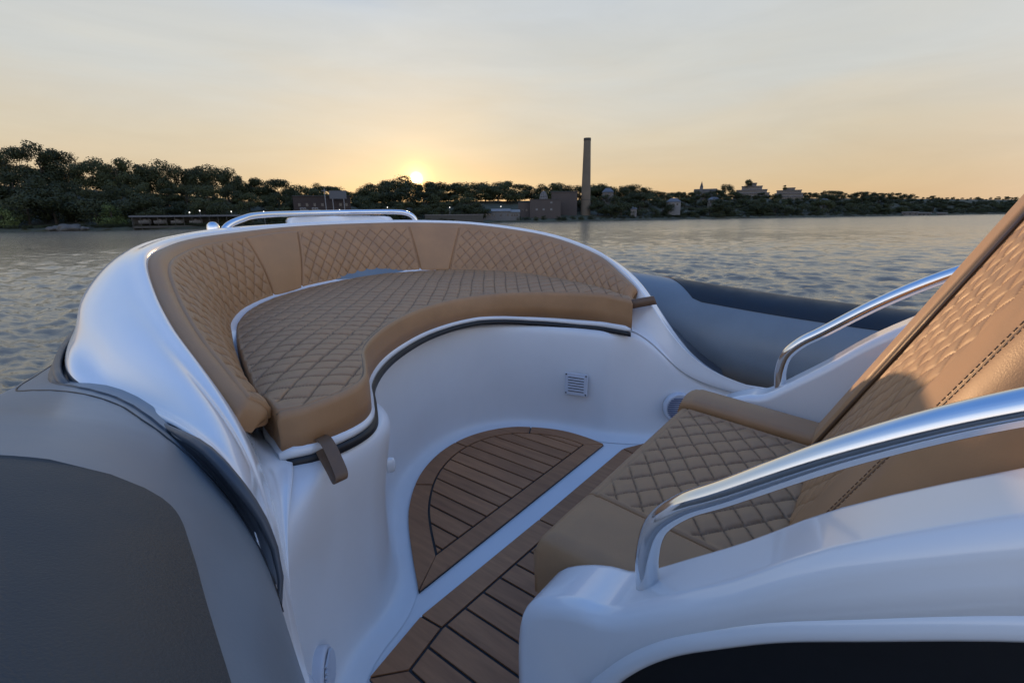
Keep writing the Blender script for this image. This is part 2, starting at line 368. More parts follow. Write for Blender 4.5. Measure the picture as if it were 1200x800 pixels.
deck = relax(deck, 26)
deck[:, 0] = liner[:, -1]
dm = grid_mesh(deck, flip=True); o = link('deck_moulding', dm, [M['gelcoat'], M['tube_dark']], boat); subsurf(o, 2)
nc_ = deck.shape[1]-1; dm.polygons.foreach_set('material_index', [1 if (k % nc_ >= nc_-2 and k//nc_ >= 9) else 0 for k in range(len(dm.polygons))])
# floor
fl = arc(catmull([(x, y) for x, y in zip((Wc+inn*.06)[:, 0], (Wc+inn*.06)[:, 1])], 1), n=160)
me = mesh_from([(x, y, .001) for x, y in fl], [tuple(range(len(fl)-1, -1, -1))])
link('cockpit_floor', me, M['liner'], boat, smooth=False)

# inflatable tube round the bow
TUBE = [(-.52,-2.4,.43),(-.50,-1.2,.45),(-.38,-.45,.475),(-.245,0,.49),(-.165,.25,.50),(-.118,.43,.510),(-.066,.60,.500),(.002,.79,.462),(.072,.97,.420),(.152,1.18,.385),(.29,1.5,.36),(.50,1.85,.385),(.80,2.12,.44),
        (1.25,2.27,.50),(1.72,2.2,.49),(2.08,1.95,.47),(2.33,1.55,.43),(2.44,1.15,.395),(2.46,.75,.36),(2.45,.3,.325),(2.44,-.2,.305),(2.43,-1.0,.29),(2.43,-2.4,.27)]
tp = smooth_path(TUBE, .007)
tr = np.interp(np.arange(len(tp)), [0, len(tp)*.38, len(tp)*.5, len(tp)-1], [.28, .28, .255, .255])
tube = link('inflatable_tube', sweep(tp, tr, 64), M['tube'], boat)
def tube_frame(path):
    t = np.gradient(path, axis=0); t /= np.linalg.norm(t, axis=1)[:, None]
    side = np.cross(t, (0, 0, 1.0)); side /= np.linalg.norm(side, axis=1)[:, None]   # to starboard when heading forward
    up = np.cross(side, t); return t, side, up
def tube_patch(sa, sb, a0, a1, off, name, mat, parent, na=40, thick=.0015):
    """sheet glued on the tube between path fractions and angles (deg from top, + inboard); a0,a1 may be arrays over s"""
    i = np.arange(int(sa*len(tp)), int(sb*len(tp))); t, side, up = tube_frame(tp); n = len(i)
    A0 = np.interp(np.linspace(0, 1, n), np.linspace(0, 1, len(np.atleast_1d(a0))), np.atleast_1d(a0)); A1 = np.interp(np.linspace(0, 1, n), np.linspace(0, 1, len(np.atleast_1d(a1))), np.atleast_1d(a1))
    v = np.linspace(0, 1, na)[None, :]; ang = np.radians(A0[:, None]*(1-v)+A1[:, None]*v)
    def at(o): return tp[i][:, None, :]+(tr[i]+o)[:, None, None]*(np.sin(ang)[..., None]*side[i][:, None, :]+np.cos(ang)[..., None]*up[i][:, None, :])
    P = at(off); Q = at(-.01)
    P2 = np.concatenate([Q[:, :1], P, Q[:, -1:]], 1); P2 = np.concatenate([np.concatenate([Q[:1, :1], Q[:1], Q[:1, -1:]], 1), P2, np.concatenate([Q[-1:, :1], Q[-1:], Q[-1:, -1:]], 1)], 0)
    o = link(name, grid_mesh(P2, flip=True), mat, parent); autosmooth(o, 40); return o
def frac_near(p): return float(np.argmin(np.linalg.norm(tp-np.array(p), axis=1)))/len(tp)
# wear patch on top of the port tube: rounded forward end
yA, yB = -2.0, .62
sA, sB = frac_near((-.51, yA, .44)), frac_near((-.065, yB, .505))
iy = tp[int(sA*len(tp)):int(sB*len(tp)), 1]; fr = np.linspace(0, 1, 1400); yy = np.interp(fr, np.linspace(0, 1, len(iy)), iy)
a1_ = np.interp(yy, [-2, .25, .45, .51, .525, .535, .542, .548, .553, .558, .566, .570, .574, .578], [54, 54, 50.5, 48.5, 47, 45.5, 43, 39, 33, 23, 5, -12, -30, -58])
k_ = np.ones(17)/17; a1_ = np.convolve(np.pad(a1_, 8, mode='edge'), k_, 'valid')
tube_patch(sA, sB, -60+0*a1_, a1_, .0022, 'wear_patch', M['patch'], tube)
# black strip along the top of the starboard tube
sA, sB = frac_near((2.45,.98,.38)), frac_near((2.43,-2.0,.28))
nn = 60; fr = np.linspace(0, 1, nn)
tube_patch(sA, sB, -75+0*fr, np.interp(fr, [0, .09, 1], [-20, 40, 40]), .003, 'rubbing_strip', M['black'], tube)
# dark tape that seals the deck moulding to the tube, and its seam line
i_a, i_b = 2*5+4, (NS-3)*5-2
sp_ = Sc[i_a:i_b]
bpath = arc(sp_+outS[i_a:i_b]*.012+np.array((0, 0, -.010)), step=.012); kk = np.arange(len(bpath))
band = sweep(bpath, .0070*np.clip((kk+1)/14.0, .08, 1)**.7, 14, squash=1.0)
link('seam_tape', band, M['tube_dark'], tube)
t_, side_, up_ = tube_frame(tp)
def nearest_on_tube(q, lift=.001):
    k = np.argmin(np.linalg.norm(tp-q, axis=1)); d = q-tp[k]; d -= t_[k]*np.dot(d, t_[k]); return tp[k]+d/np.linalg.norm(d)*(tr[k]+lift)
def smooth_rows(P, w=9):
    P = np.array(P); Q = np.pad(P, ((w//2, w//2), (0, 0)), mode='edge'); return np.stack([np.convolve(Q[:, k], np.ones(w)/w, 'valid') for k in range(3)], -1)
rng_i = range(i_a, i_b)
bot = smooth_rows([nearest_on_tube(Sc[k]+outS[k]*.05+np.array((0, 0, -.03)), 0) for k in rng_i], 13)
bot = np.array([nearest_on_tube(q, .003) for q in bot]); bot2 = np.array([nearest_on_tube(q+outS[k]*.006+np.array((0, 0, -.006)), -.008) for q, k in zip(bot, rng_i)])
topc = Sc[i_a:i_b]+outS[i_a:i_b]*.008+np.array((0, 0, -.010))
rr_ = np.clip((np.arange(len(bot))+1)/12.0, 0, 1)[:, None]; so_ = outS[i_a:i_b]*rr_; zu_ = np.array((0, 0, 1.0))*rr_
sk = np.stack([topc, topc*.8+bot*.2+so_*.005+zu_*.003, topc*.5+bot*.5+so_*.007+zu_*.003, topc*.22+bot*.78+so_*.004+zu_*.001, bot, bot2], 1)
link('seam_skirt', grid_mesh(sk, flip=True), M['tube_dark'], tube)
ln = smooth_rows([nearest_on_tube(Sc[k]+outS[k]*.085+np.array((0, 0, -.05)), 0) for k in range(i_a, i_a+55)], 11); ln = np.array([nearest_on_tube(q, .0) for q in ln])
link('seam_line', sweep(arc(catmull(ln, 2), step=.02), .0016, 6), M['black'], tube)

# hull under the deck
hp = []
for y, hw, zk in ((-2.3, .95, -.75), (-1, .98, -.78), (0, .98, -.78), (.8, .9, -.7), (1.4, .7, -.5), (1.9, .42, -.2), (2.25, .12, .2)):
    hp.append([(CX-hw, y, .25), (CX-hw*.85, y, -.2), (CX-hw*.45, y, (zk-.2)*.6), (CX, y, zk), (CX+hw*.45, y, (zk-.2)*.6), (CX+hw*.85, y, -.2), (CX+hw, y, .25)])
o = link('hull', grid_mesh(np.array(hp)), M['gelcoat'], boat); subsurf(o, 2)

# hatch lid + black gasket under the bow cushion, the quilted cushion itself
STEP = .0046
def seat_curve(c, n=None):
    return catmull(c, 24)
BK5 = [(.400,.955,.60),(.412,1.03,.60)]+B5[2:-1]+[(1.895,.85,.61)]
Fc_, Bk_ = catmull(F5, 30), catmull(BK5, 30)
tb = np.gradient(Bk_, axis=0); tb[:, 2] = 0; tb /= np.linalg.norm(tb, axis=1)[:, None]
bin_ = np.stack([tb[:, 1], -tb[:, 0], 0*tb[:, 0]], -1)
ib = np.arange(len(Bk_))/30.0
Bk_ = Bk_+bin_*np.interp(ib, [0, 2, 4, 6, 8, 9, 10, 11, 14, 15], [0, .008, .010, .022, .020, .013, .0, -.008, -.008, 0])[:, None]
Bk_[:, 2] += .0
# shorten the two ends so the cushion stops square
mid_len = np.r_[0, np.cumsum(np.linalg.norm(np.diff(Fc_*.4+Bk_*.6, axis=0), axis=1))]
def re(P, n): s = np.linspace(0, mid_len[-1], n); return np.stack([np.interp(s, mid_len, P[:, k]) for k in range(3)], -1)
NU = int(mid_len[-1]/STEP); NV = 130
Fr, Br = re(Fc_, NU), re(Bk_, NU)
tf = np.gradient(Fr, axis=0); tf[:, 2] = 0; tf /= np.linalg.norm(tf, axis=1)[:, None]
fout = np.stack([tf[:, 1], -tf[:, 0], 0*tf[:, 0]], -1)
zbr = np.interp(np.linspace(0, 1, NU), np.linspace(0, 1, 16), ZB5)
def slab(z0, z1, off, name, mat, parent, r=.006, dec=6):
    f = zc(Fr+fout*off, z1)[::dec]; b = zc(Br-fout*0, z1)[::dec]
    f[0] -= tf[0]*off*.8; b[0] -= tf[0]*off; f[-1] += tf[-1]*off*.8; b[-1] += tf[-1]*off
    P = lerp(f, b, 24)
    return pad(P, float(np.mean(z1-z0)), (r, r, r, r), None, name, mat, parent, flip=False, N0=(0, 0, 1.))
lid = slab(zbr+.013, zbr+.034, .006, 'hatch_lid', M['gelcoat'], boat, .008, 4)
slab(zbr-.006, zbr+.013, .0125, 'gasket', M['black'], lid, .004, 4)
def crown(P):
    v = np.linspace(0, 1, P.shape[1])[None, :]; P = P.copy(); P[..., 2] += .012*np.sin(np.pi*v); return P
CP = crown(lerp(Fr, Br, NV))
QA, QS = 50, .053
def qh_c(su, sv, D):
    d = np.minimum.reduce(D); f = sm(d, .004, .03)
    h = quilt_h(CP[..., 0], CP[..., 1]*1.0, .0095, QS, QA, f)
    pip = -.0035*np.exp(-((D[2]-.016)/.0028)**2)
    return h*sm(D[2], .014, .03)+pip
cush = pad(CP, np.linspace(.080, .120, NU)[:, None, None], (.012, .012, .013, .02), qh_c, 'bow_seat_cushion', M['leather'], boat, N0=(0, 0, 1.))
# piping along the front edge of the cushion
pp = Fr-fout*.012+np.array((0, 0, -.0025))
link('piping', sweep(arc(pp, step=.01), .0022, 6), M['leather_dark'], cush)
# looped pull strap under the port end of the cushion
s_path = smooth_path([(.452,.87,.520),(.445,.84,.519),(.432,.795,.511),(.422,.755,.500),(.418,.733,.488),(.419,.724,.492),(.423,.731,.506),(.434,.785,.541),(.444,.835,.534),(.452,.87,.530)], .004)
wdir = np.array((.94, -.25, .15)); wdir /= np.linalg.norm(wdir)
wd = .0115
tst = np.gradient(s_path, axis=0); tst /= np.linalg.norm(tst, axis=1)[:, None]; nst = np.cross(tst, wdir); nst /= np.linalg.norm(nst, axis=1)[:, None]
rows = [s_path-wdir*wd-nst*.0015, s_path+wdir*wd-nst*.0015, s_path+wdir*wd+nst*.0015, s_path-wdir*wd+nst*.0015]
o = link('pull_strap', grid_mesh(np.stack(rows, 1), close_v=True), M['strap'], cush); autosmooth(o, 50)

# bow backrest: shell with rolled rim, three quilted and two plain panels
BR = catmull(B5, 30); TR = catmull(T5, 30)
ttb = np.gradient(TR, axis=0); ttb[:, 2] = 0; ttb /= np.linalg.norm(ttb, axis=1)[:, None]
tin = np.stack([ttb[:, 1], -ttb[:, 0], 0*ttb[:, 0]], -1)
bl = np.r_[0, np.cumsum(np.linalg.norm(np.diff(TR*.6+BR*.4, axis=0), axis=1))]
def rb(P, s): return np.stack([np.interp(s, bl, P[:, k]) for k in range(3)], -1)
def sect(a, b, v0, v1, nv, step, push=0.0):
    s = np.linspace(a, b, max(3, int((b-a)/step)+1)); Bq = rb(BR, s); Tq = rb(TR, s); I = rb(tin, s)
    Bq = Bq+np.array((0, 0, -.02)); t = np.linspace(v0, v1, nv)[None, :, None]
    Tq = Tq+I*.004
    P = Bq[:, None, :]*(1-t)+Tq[:, None, :]*t
    bow = np.sin(np.pi*np.linspace(v0, v1, nv))[None, :, None]
    P = P+I[:, None, :]*(.018*bow+push)
    return P
P = sect(0, bl[-1], 0, 1, 30, .012)
shell = pad(P, .045, (.042, .02, .004, .026), None, 'bow_backrest', M['leather'], boat, flip=False)
# where along the rim and the foot do the seams fall (seam position in the row of stations)
nst = np.linspace(0, len(T5)-1, len(bl))
def st_at(P, z_lo, px):
    best = (1e9, 0)
    for k in range(len(bl)):
        if nst[k] < 5.3: continue
        q = P[k]-np.array((0, 0, HC)); u = 600+FOC*np.dot(q, CR_)/np.dot(q, CF_)
        best = min(best, (abs(u-px), bl[k]))
    return best[1]
seams = [(st_at(TR, 0, t), st_at(BR, 0, b)) for t, b in ((279, 321), (345, 352), (477, 494), (541, 526))]
def backpanel(ea, eb, quilted, name, v1=.90):
    nv = 60; r = .010; n = int(max(eb[0]-ea[0], eb[1]-ea[1])/STEP)+1
    f = np.linspace(0, 1, n)[:, None]; t = np.linspace(.05, v1, nv)[None, :]
    ta = ea[1]+(ea[0]-ea[1])*t; tb_ = eb[1]+(eb[0]-eb[1])*t; S = (ta+.0025)*(1-f)+(tb_-.0025)*f
    def I3(P): return np.stack([np.interp(S, bl, P[:, k]) for k in range(3)], -1)
    Bq, Tq, I = I3(BR)+np.array((0, 0, -.02)), I3(TR), I3(tin); Tq = Tq+I*.004
    P = Bq*(1-t[..., None])+Tq*t[..., None]+I*(.018*np.sin(np.pi*t)[..., None]+.010)
    def h(su, sv, D):
        d = np.minimum.reduce(D)
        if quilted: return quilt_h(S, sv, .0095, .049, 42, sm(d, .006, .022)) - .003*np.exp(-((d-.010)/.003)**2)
        return .007*np.sin(np.pi*np.clip(f, 0, 1))+0*su
    return pad(P, .014, (r, r, r, r), h, name, M['leather'], shell, flip=False)
E0, E1 = (.03, .03), (bl[-1]-.02, bl[-1]-.02)
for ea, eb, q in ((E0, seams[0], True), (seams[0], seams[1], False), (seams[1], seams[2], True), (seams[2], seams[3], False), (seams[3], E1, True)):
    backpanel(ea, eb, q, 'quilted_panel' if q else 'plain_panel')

# small tan pad on the starboard coaming end
P = lerp(np.array([(1.890,.842,.600),(1.922,.80,.609),(1.948,.765,.616)]), np.array([(1.895,.832,.566),(1.927,.788,.575),(1.954,.753,.583)]), 8)
P = np.stack([catmull(P[:, j], 6) for j in range(8)], 1)
pad(P, .03, (.006,)*4, None, 'coaming_pad', M['leather_dark'], boat, flip=False)

# bow handrail, hatch and deck fitting
rail = smooth_path([(.86,2.17,.885),(.90,2.18,.925),(.97,2.205,.950),(1.06,2.245,.966),(1.30,2.33,.974),(1.57,2.36,.979),(1.80,2.24,.980),(1.87,2.19,.972),(1.905,2.165,.945),(1.915,2.16,.90)], .012)
rail = rail+np.array((.0, .03, 0))
hr = link('bow_handrail', sweep(rail, .0135, 16), M['steel'], boat)
for q in (rail[0], rail[-1]):
    mb = MB(); mb.cyl(q+np.array((0, 0, -.012)), q+np.array((0, 0, .006)), .026, .022, 18); mb.build('foot_flange', M['steel'], hr, True)
mb = MB()
ring = [(1.22,2.30),(1.38,2.36),(1.58,2.37),(1.78,2.26),(1.72,2.42),(1.52,2.50),(1.30,2.44)]
rg = arc(catmull(ring+[ring[0]], 8), n=40)[:-1]
cen = rg.mean(0)
layers = [(1.06, .885), (1.06, .940), (1.02, .952), (.92, .957), (.5, .961), (.02, .962)]
P = np.stack([np.c_[cen+(rg-cen)*k, np.full(len(rg), z)] for k, z in layers], 1)
link('anchor_locker_lid', grid_mesh(P, close_u=True, flip=True), M['gelcoat'], boat)
prof = [(.024, .86), (.024, .905), (.0245, .915), (.021, .930), (.012, .939), (.001, .941)]
a_ = np.linspace(0, 2*math.pi, 24, endpoint=False)
P = np.stack([np.stack([.845+r*np.cos(a_), 2.22+r*np.sin(a_), np.full(24, z)], -1) for r, z in prof], 1)
link('deck_filler_cap', grid_mesh(P, close_u=True), M['steel'], boat)

# teak panels: dark caulking sheet and separate raised planks, clipped to the outline
def clip(poly, n, d, keep_less):
    out = []
    for k in range(len(poly)):
        a, b = poly[k], poly[(k+1) % len(poly)]; da = np.dot(a, n)-d; db = np.dot(b, n)-d
        if not keep_less: da, db = -da, -db
        if da <= 0: out.append(a)
        if (da < 0 < db) or (db < 0 < da): out.append(a+(b-a)*(da/(da-db)))
    return out
def inset(poly, d):
    p = np.asarray(poly); n = len(p); out = []
    for k in range(n):
        e1 = p[k]-p[k-1]; e2 = p[(k+1) % n]-p[k]; e1 = e1/np.linalg.norm(e1); e2 = e2/np.linalg.norm(e2)
        n1 = np.array((-e1[1], e1[0])); n2 = np.array((-e2[1], e2[0])); b = n1+n2; b /= max(np.linalg.norm(b), 1e-6)
        out.append(p[k]+b*d/max(np.dot(b, n1), .35))
    return np.array(out)
def area(p): p = np.asarray(p); return .5*np.sum(p[:, 0]*np.roll(p[:, 1], -1)-np.roll(p[:, 0], -1)*p[:, 1])
def prism(mb, poly, z0, z1, mi=0):
    n = len(poly)
    if n < 3: return
    mb.add([(x, y, z0) for x, y in poly]+[(x, y, z1) for x, y in poly], [tuple(range(n, 2*n))]+[(k, (k+1) % n, n+(k+1) % n, n+k) for k in range(n)], mi)
def teak(outline, inner, joints, name, x0, x1, pitch=.066, gap=.0078):
    mb = MB(); out = np.asarray(outline); inn_ = np.asarray(inner)
    prism(mb, out, .002, .0075, 1)
    # margin boards between outline and inner field, split at joints (index pairs)
    k = 0
    n = len(out)
    for a, b in joints:
        idx = [i % n for i in range(a, b+1)]
        o_ = [out[i] for i in idx]; i_ = [inn_[i] for i in idx]
        def sh(seq, e):      # pull board ends in by half the caulk
            q = [np.array(v) for v in seq]; d0 = (q[1]-q[0]); d1 = (q[-2]-q[-1])
            q[0] = q[0]+d0/np.linalg.norm(d0)*e; q[-1] = q[-1]+d1/np.linalg.norm(d1)*e; return q
        poly = sh(o_, gap*.45)+sh(i_, gap*.45)[::-1]
        if area(poly) < 0: poly = poly[::-1]
        prism(mb, poly, .0074, .0115, 0)
    field = inset(inn_, gap)
    x = x0
    while x < x1:
        pl = clip(list(field), np.array((1., 0)), x+gap/2, False)
        if len(pl) > 2: pl = clip(pl, np.array((1., 0)), x+pitch-gap/2, True)
        if len(pl) > 2 and abs(area(pl)) > 4e-4: prism(mb, pl, .0074, .0115, 0)
        x += pitch
    return mb.build(name, [M['teak'], M['black']], boat)
arcp = catmull([(.664,.836),(.745,.955),(.825,1.065),(.895,1.145),(1.0,1.235),(1.11,1.30),(1.235,1.342),(1.359,1.352),(1.48,1.325),(1.593,1.255),(1.66,1.155),(1.70,1.045),(1.705,.93),(1.692,.836)], 4)
chord = [(1.45,.836),(1.18,.836),(.92,.836)]
outl = np.vstack([arcp[::-1], chord[::-1][::1]]) if False else np.vstack([np.array([(.92,.836),(1.18,.836),(1.45,.836)]), arcp[::-1]])
if area(outl) < 0: outl = outl[::-1]
if outl[1][0] < outl[0][0]: outl = outl[::-1]
inn2 = inset(outl, .062); fy = .836+.062; NA = len(outl)
# chord first (3 points left to right), then the arc from the starboard corner round to the port corner
arc_in = [np.array(q) for q in inn2[3:]]
inside = [q for q in arc_in if q[1] > fy]
def cut(a, b): t = (fy-a[1])/(b[1]-a[1]); return a+(b-a)*t
ka = next(i for i, q in enumerate(arc_in) if q[1] > fy); kb = len(arc_in)-1-next(i for i, q in enumerate(arc_in[::-1]) if q[1] > fy)
cR = cut(arc_in[max(ka-1, 0)], arc_in[ka]) if ka else np.array((arc_in[0][0], fy)); cL = cut(arc_in[kb], arc_in[min(kb+1, len(arc_in)-1)]) if kb+1 < len(arc_in) else np.array((arc_in[-1][0], fy))
arc_in = [cR]*ka+arc_in[ka:kb+1]+[cL]*(len(arc_in)-1-kb)
mbx = MB(); gap = .0078
prism(mbx, outl, .002, .0075, 1)
field = inset(np.array([cL]+[cR]+inside), gap)
x = .351
while x < 1.75:
    pl = clip(list(field), np.array((1., 0)), x+gap/2, False)
    if len(pl) > 2: pl = clip(pl, np.array((1., 0)), x+.066-gap/2, True)
    if len(pl) > 2 and abs(area(pl)) > 1e-4: prism(mbx, pl, .0074, .0115, 0)
    x += .066
oarc = [np.array(q) for q in outl[3:]]; na = len(oarc)
def board(o_, i_):
    def sh(seq, e):
        q = [np.array(v) for v in seq]; d0 = q[1]-q[0]; d1 = q[-2]-q[-1]
        for d, k in ((d0, 0), (d1, -1)):
            L_ = np.linalg.norm(d); q[k] = q[k]+(d/L_*e if L_ > 1e-5 else 0)
        return q
    poly = sh(o_, gap*.45)+sh(i_, gap*.45)[::-1]
    if area(poly) < 0: poly = poly[::-1]
    prism(mbx, poly, .0074, .0115, 0)
cuts = [0, 13, 25, 36, na-1]
for a_, b_ in zip(cuts, cuts[1:]): board(oarc[a_:b_+1], arc_in[a_:b_+1])
board([oarc[-1], outl[0], outl[1], outl[2], oarc[0]], [cL, cL*.75+cR*.25, cL*.5+cR*.5, cL*.25+cR*.75, cR])
mbx.build('teak_panel', [M['teak'], M['black']], boat)
outr = np.array([(.432,.60),(.437,.735),(.613,.770),(1.10,.758),(1.70,.752),(1.80,.70),(1.83,.5),(1.84,-.9),(.44,-.9)])
outr = outr[::-1] if area(outr) < 0 else outr
ir = inset(outr, .062); n9 = len(outr)
teak(outr, ir, [(k, k+1) for k in range(n9)], 'teak_panel', .30, 1.9)

# vent grille, speakers, latch on the liner wall
def frame_on_wall(c, nrm):
    n = np.array(nrm, float); n /= np.linalg.norm(n); r = np.cross((0, 0, 1.0), n); r /= np.linalg.norm(r); return np.array(c, float), r, np.cross(n, r), n
c, r, u, n = frame_on_wall((1.742,1.005,.228), (-1, -.22, .02))
mb = MB(); mb.box(c-r*.052-u*.050-n*.004, r*.104, u*.100, n*.007)
vg = mb.build('vent_grille', M['grille'], boat); bevel(vg, .002, 2)
mb = MB()
for k in range(6): mb.box(c-r*.036+u*(-.034+k*.0125)+n*.0028, r*.072, u*.0045, n*.0012)
mb.build('louvre_slot', M['black'], vg)
mb = MB()
for k in range(6): mb.box(c-r*.037+u*(-.0295+k*.0125)+n*.0025, r*.074, u*.005, n*.004)
mb.build('louvre', M['grille'], vg)
for a in (-1, 1):
    for b in (-1, 1):
        mb = MB(); q = c+r*.045*a+u*.043*b; mb.cyl(q+n*.002, q+n*.0045, .0035, n=10); mb.build('screw', M['black'], vg)
def speaker(c, nrm, R, mat):
    c, r, u, n = frame_on_wall(c, nrm)
    a = np.linspace(0, 2*math.pi, 40, endpoint=False)
    prof = [(R, -.015), (R, .004), (R*.97, .010), (R*.86, .012), (R*.80, .009), (R*.4, .013), (.001, .015)]
    P = np.stack([c+n*h+rr*(np.cos(a)[:, None]*r+np.sin(a)[:, None]*u) for rr, h in prof], 1)
    s = link('speaker', grid_mesh(P, close_u=True), M['grille'], boat)
    mb = MB()
    for k in range(-5, 6):
        hgt = R*.8*math.sqrt(max(0, 1-(k/6)**2)); mb.box(c-r*hgt+u*(k*R*.13-.002)+n*.0125, r*2*hgt, u*.0045, n*.004)
    mb.build('speaker_grille', mat, s)
speaker((.343,.736,.112), (.75, -.66, .05), .046, M['grille'])
speaker((1.935,.610,.150), (-.80, -.6, .05), .066, M['speaker'])
P = np.array([(.0,.0)]); 
c, r, u, n = frame_on_wall((.718,.985,.30), (.85, -.53, 0))
a = np.linspace(0, 2*math.pi, 24, endpoint=False)
P = np.stack([c+n*h+k*(np.cos(a)[:, None]*r*.010+np.sin(a)[:, None]*u*.022) for k, h in ((1, -.01), (1, .004), (.85, .010), (.4, .013), (.01, .0135))], 1)
link('push_latch', grid_mesh(P, close_u=True), M['gelcoat'], boat)

# ------------------------------------------------------------------ console with its front seat
SIDE = [(.395,.0),(.402,.18),(.398,.29),(.375,.345),(.33,.378),(.285,.398),(.235,.413),(.16,.475),(.09,.536),(0,.622),(-.129,.716),(-.25,.79),(-.42,.87),(-.62,.92),(-.62,.735),(-.40,.73),(-.25,.68),(-.134,.620),(-.029,.553),(.04,.507),(.10,.458),(.145,.418),(.185,.372),(.222,.317),(.25,.26),(.262,.15),(.265,.0)]
SIDE = np.vstack([catmull(SIDE[:14], 3), catmull(SIDE[14:], 3)])
def side_panel(x0, x1, y_end_close=True):
    # outline in y,z extruded in x ; rounded by bevel
    n = len(SIDE); vs = [(x0, y, z) for y, z in SIDE]+[(x1, y, z) for y, z in SIDE]
    fs = [tuple(range(n)), tuple(range(2*n-1, n-1, -1))]+[(k, n+k, n+(k+1) % n, (k+1) % n) for k in range(n)]
    me = mesh_from(vs, fs); bm = bmesh.new(); bm.from_mesh(me); bmesh.ops.recalc_face_normals(bm, faces=bm.faces); bm.to_mesh(me); bm.free(); return me
console = link('console', side_panel(.505, .632), M['gelcoat'], boat); bevel(console, .026, 6, 40)
bw = console.data.attributes.new('bevel_weight_edge', 'FLOAT', 'EDGE'); ns_ = len(SIDE)
bw.data.foreach_set('value', [1.0 if (abs(e.vertices[0]-e.vertices[1]) == 1 and max(e.vertices[0] % ns_, e.vertices[1] % ns_) <= 40) else 0.0 for e in console.data.edges])
console.modifiers['b'].limit_method = 'WEIGHT'
SIDE = np.vstack([SIDE[:40], [(-.62, .0)]]); o = link('console_arm', side_panel(1.545, 1.655), M['gelcoat'], console); bevel(o, .022, 5, 40)
# lip round the side opening
lipc = np.array([(y, z) for y, z in catmull([(-.62,.735),(-.40,.73),(-.25,.68),(-.134,.620),(-.029,.553),(.04,.507),(.10,.458),(.145,.418),(.185,.372),(.222,.317),(.25,.26),(.262,.15),(.265,.0)], 5)])
lp = np.stack([np.full(len(lipc), .514), lipc[:, 0], lipc[:, 1]], -1)
link('opening_lip', sweep(arc(lp, step=.01), .0145, 14), M['gelcoat'], console)
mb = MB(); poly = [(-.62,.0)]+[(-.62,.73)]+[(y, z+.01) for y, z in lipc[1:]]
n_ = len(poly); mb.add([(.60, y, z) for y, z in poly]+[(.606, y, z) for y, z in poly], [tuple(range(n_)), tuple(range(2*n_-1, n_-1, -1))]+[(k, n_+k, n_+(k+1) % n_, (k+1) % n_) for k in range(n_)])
mb.build('side_opening_shade', M['void'], console)  # black sheet stands in for the darkness of the open recess
# seat base and console body behind the backrest
mb = MB(); mb.box((.625,-.12,0), (.93,0,0), (0,.515,0), (0,0,.255)); o = mb.build('seat_base', M['gelcoat'], console); bevel(o, .02, 4)
body = [(-.02,.255),(-.30,.98),(-.36,1.04),(-.62,1.0),(-.95,.62),(-.95,0),(-.10,0)]
vs = [(x, y, z) for x in (.64, 1.54) for y, z in body]; k_ = len(body)
me = mesh_from(vs, [tuple(range(k_)), tuple(range(2*k_-1, k_-1, -1))]+[(k, k_+k, k_+(k+1) % k_, (k+1) % k_) for k in range(k_)])
bm = bmesh.new(); bm.from_mesh(me); bmesh.ops.recalc_face_normals(bm, faces=bm.faces); bm.to_mesh(me); bm.free()
o = link('console_body', me, M['gelcoat'], console); bevel(o, .03, 4)

# seat cushion: quilted middle with two plain bolsters
def seat_grid(xl, xr, nu, nv, zoff=lambda u, v: 0, yf=.442, yb=.03):
    u = np.linspace(0, 1, nu)[:, None]; v = np.linspace(0, 1, nv)[None, :]
    y = yf+(yb-yf)*v+0*u
    def X(f): return np.interp(y, [yb, yf], [f[1], f[0]])
    x = X(xl)*(1-u)+X(xr)*u
    z = .382+0*x-.004*(1-np.cos(np.pi*v))
    P = np.stack([x, y, z+zoff(u, v)], -1); return P
P = seat_grid((.815,.775), (1.392,1.335), 150, 110)
def hs(su, sv, D):
    f = sm(np.minimum(D[0], D[1]), .003, .02)*sm(D[2], .02, .05)
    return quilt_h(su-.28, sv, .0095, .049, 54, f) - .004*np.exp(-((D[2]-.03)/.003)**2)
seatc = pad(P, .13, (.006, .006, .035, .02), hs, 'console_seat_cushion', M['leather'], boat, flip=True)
P = seat_grid((.622,.622), (.812,.772), 36, 50, lambda u, v: .003*np.sin(np.pi*u))
def seamf(su, sv, D): return -.003*np.exp(-((D[2]-.036)/.003)**2)
pad(P, .13, (.035, .008, .035, .02), seamf, 'seat_bolster', M['leather'], seatc, flip=True)
P = seat_grid((1.395,1.338), (1.575,1.50), 36, 50, lambda u, v: .030*np.sin(np.pi*np.clip(u*.85+.15, 0, 1)), yf=.452)
pad(P, .14, (.022, .04, .045, .02), seamf, 'seat_bolster', M['leather'], seatc, flip=True)
# backrest
LEAN = rad(25.8); uv = np.array((0, -math.sin(LEAN), math.cos(LEAN))); nv_ = np.array((0, math.cos(LEAN), math.sin(LEAN)))
b0 = np.array((0, .082, .385))
def back_grid(xa, xb, nu, nv, L0=.0, L1=.86, push=0.0):
    u = np.linspace(0, 1, nu)[:, None, None]; t = np.linspace(L0, L1, nv)[None, :, None]
    xs = (xa[0]+(xa[1]-xa[0])*(t/L1))*(1-u)+(xb[0]+(xb[1]-xb[0])*(t/L1))*u
    return np.concatenate([xs, 0*xs, 0*xs], 2)+b0+uv*t+nv_*push
P = back_grid((.865,.865), (1.262,1.262), 110, 220)
def hb(su, sv, D):
    f = sm(np.minimum(D[0], D[1]), .004, .02)
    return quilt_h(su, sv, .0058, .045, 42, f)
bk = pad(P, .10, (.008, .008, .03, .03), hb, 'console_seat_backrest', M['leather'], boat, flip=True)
P = back_grid((.735,.735), (.862,.862), 30, 100, push=.006)
pad(P, .11, (.004, .010, .03, .03), None, 'back_bolster', M['leather'], bk, flip=True)
P = back_grid((.625,.625), (.733,.733), 40, 100, push=.006)
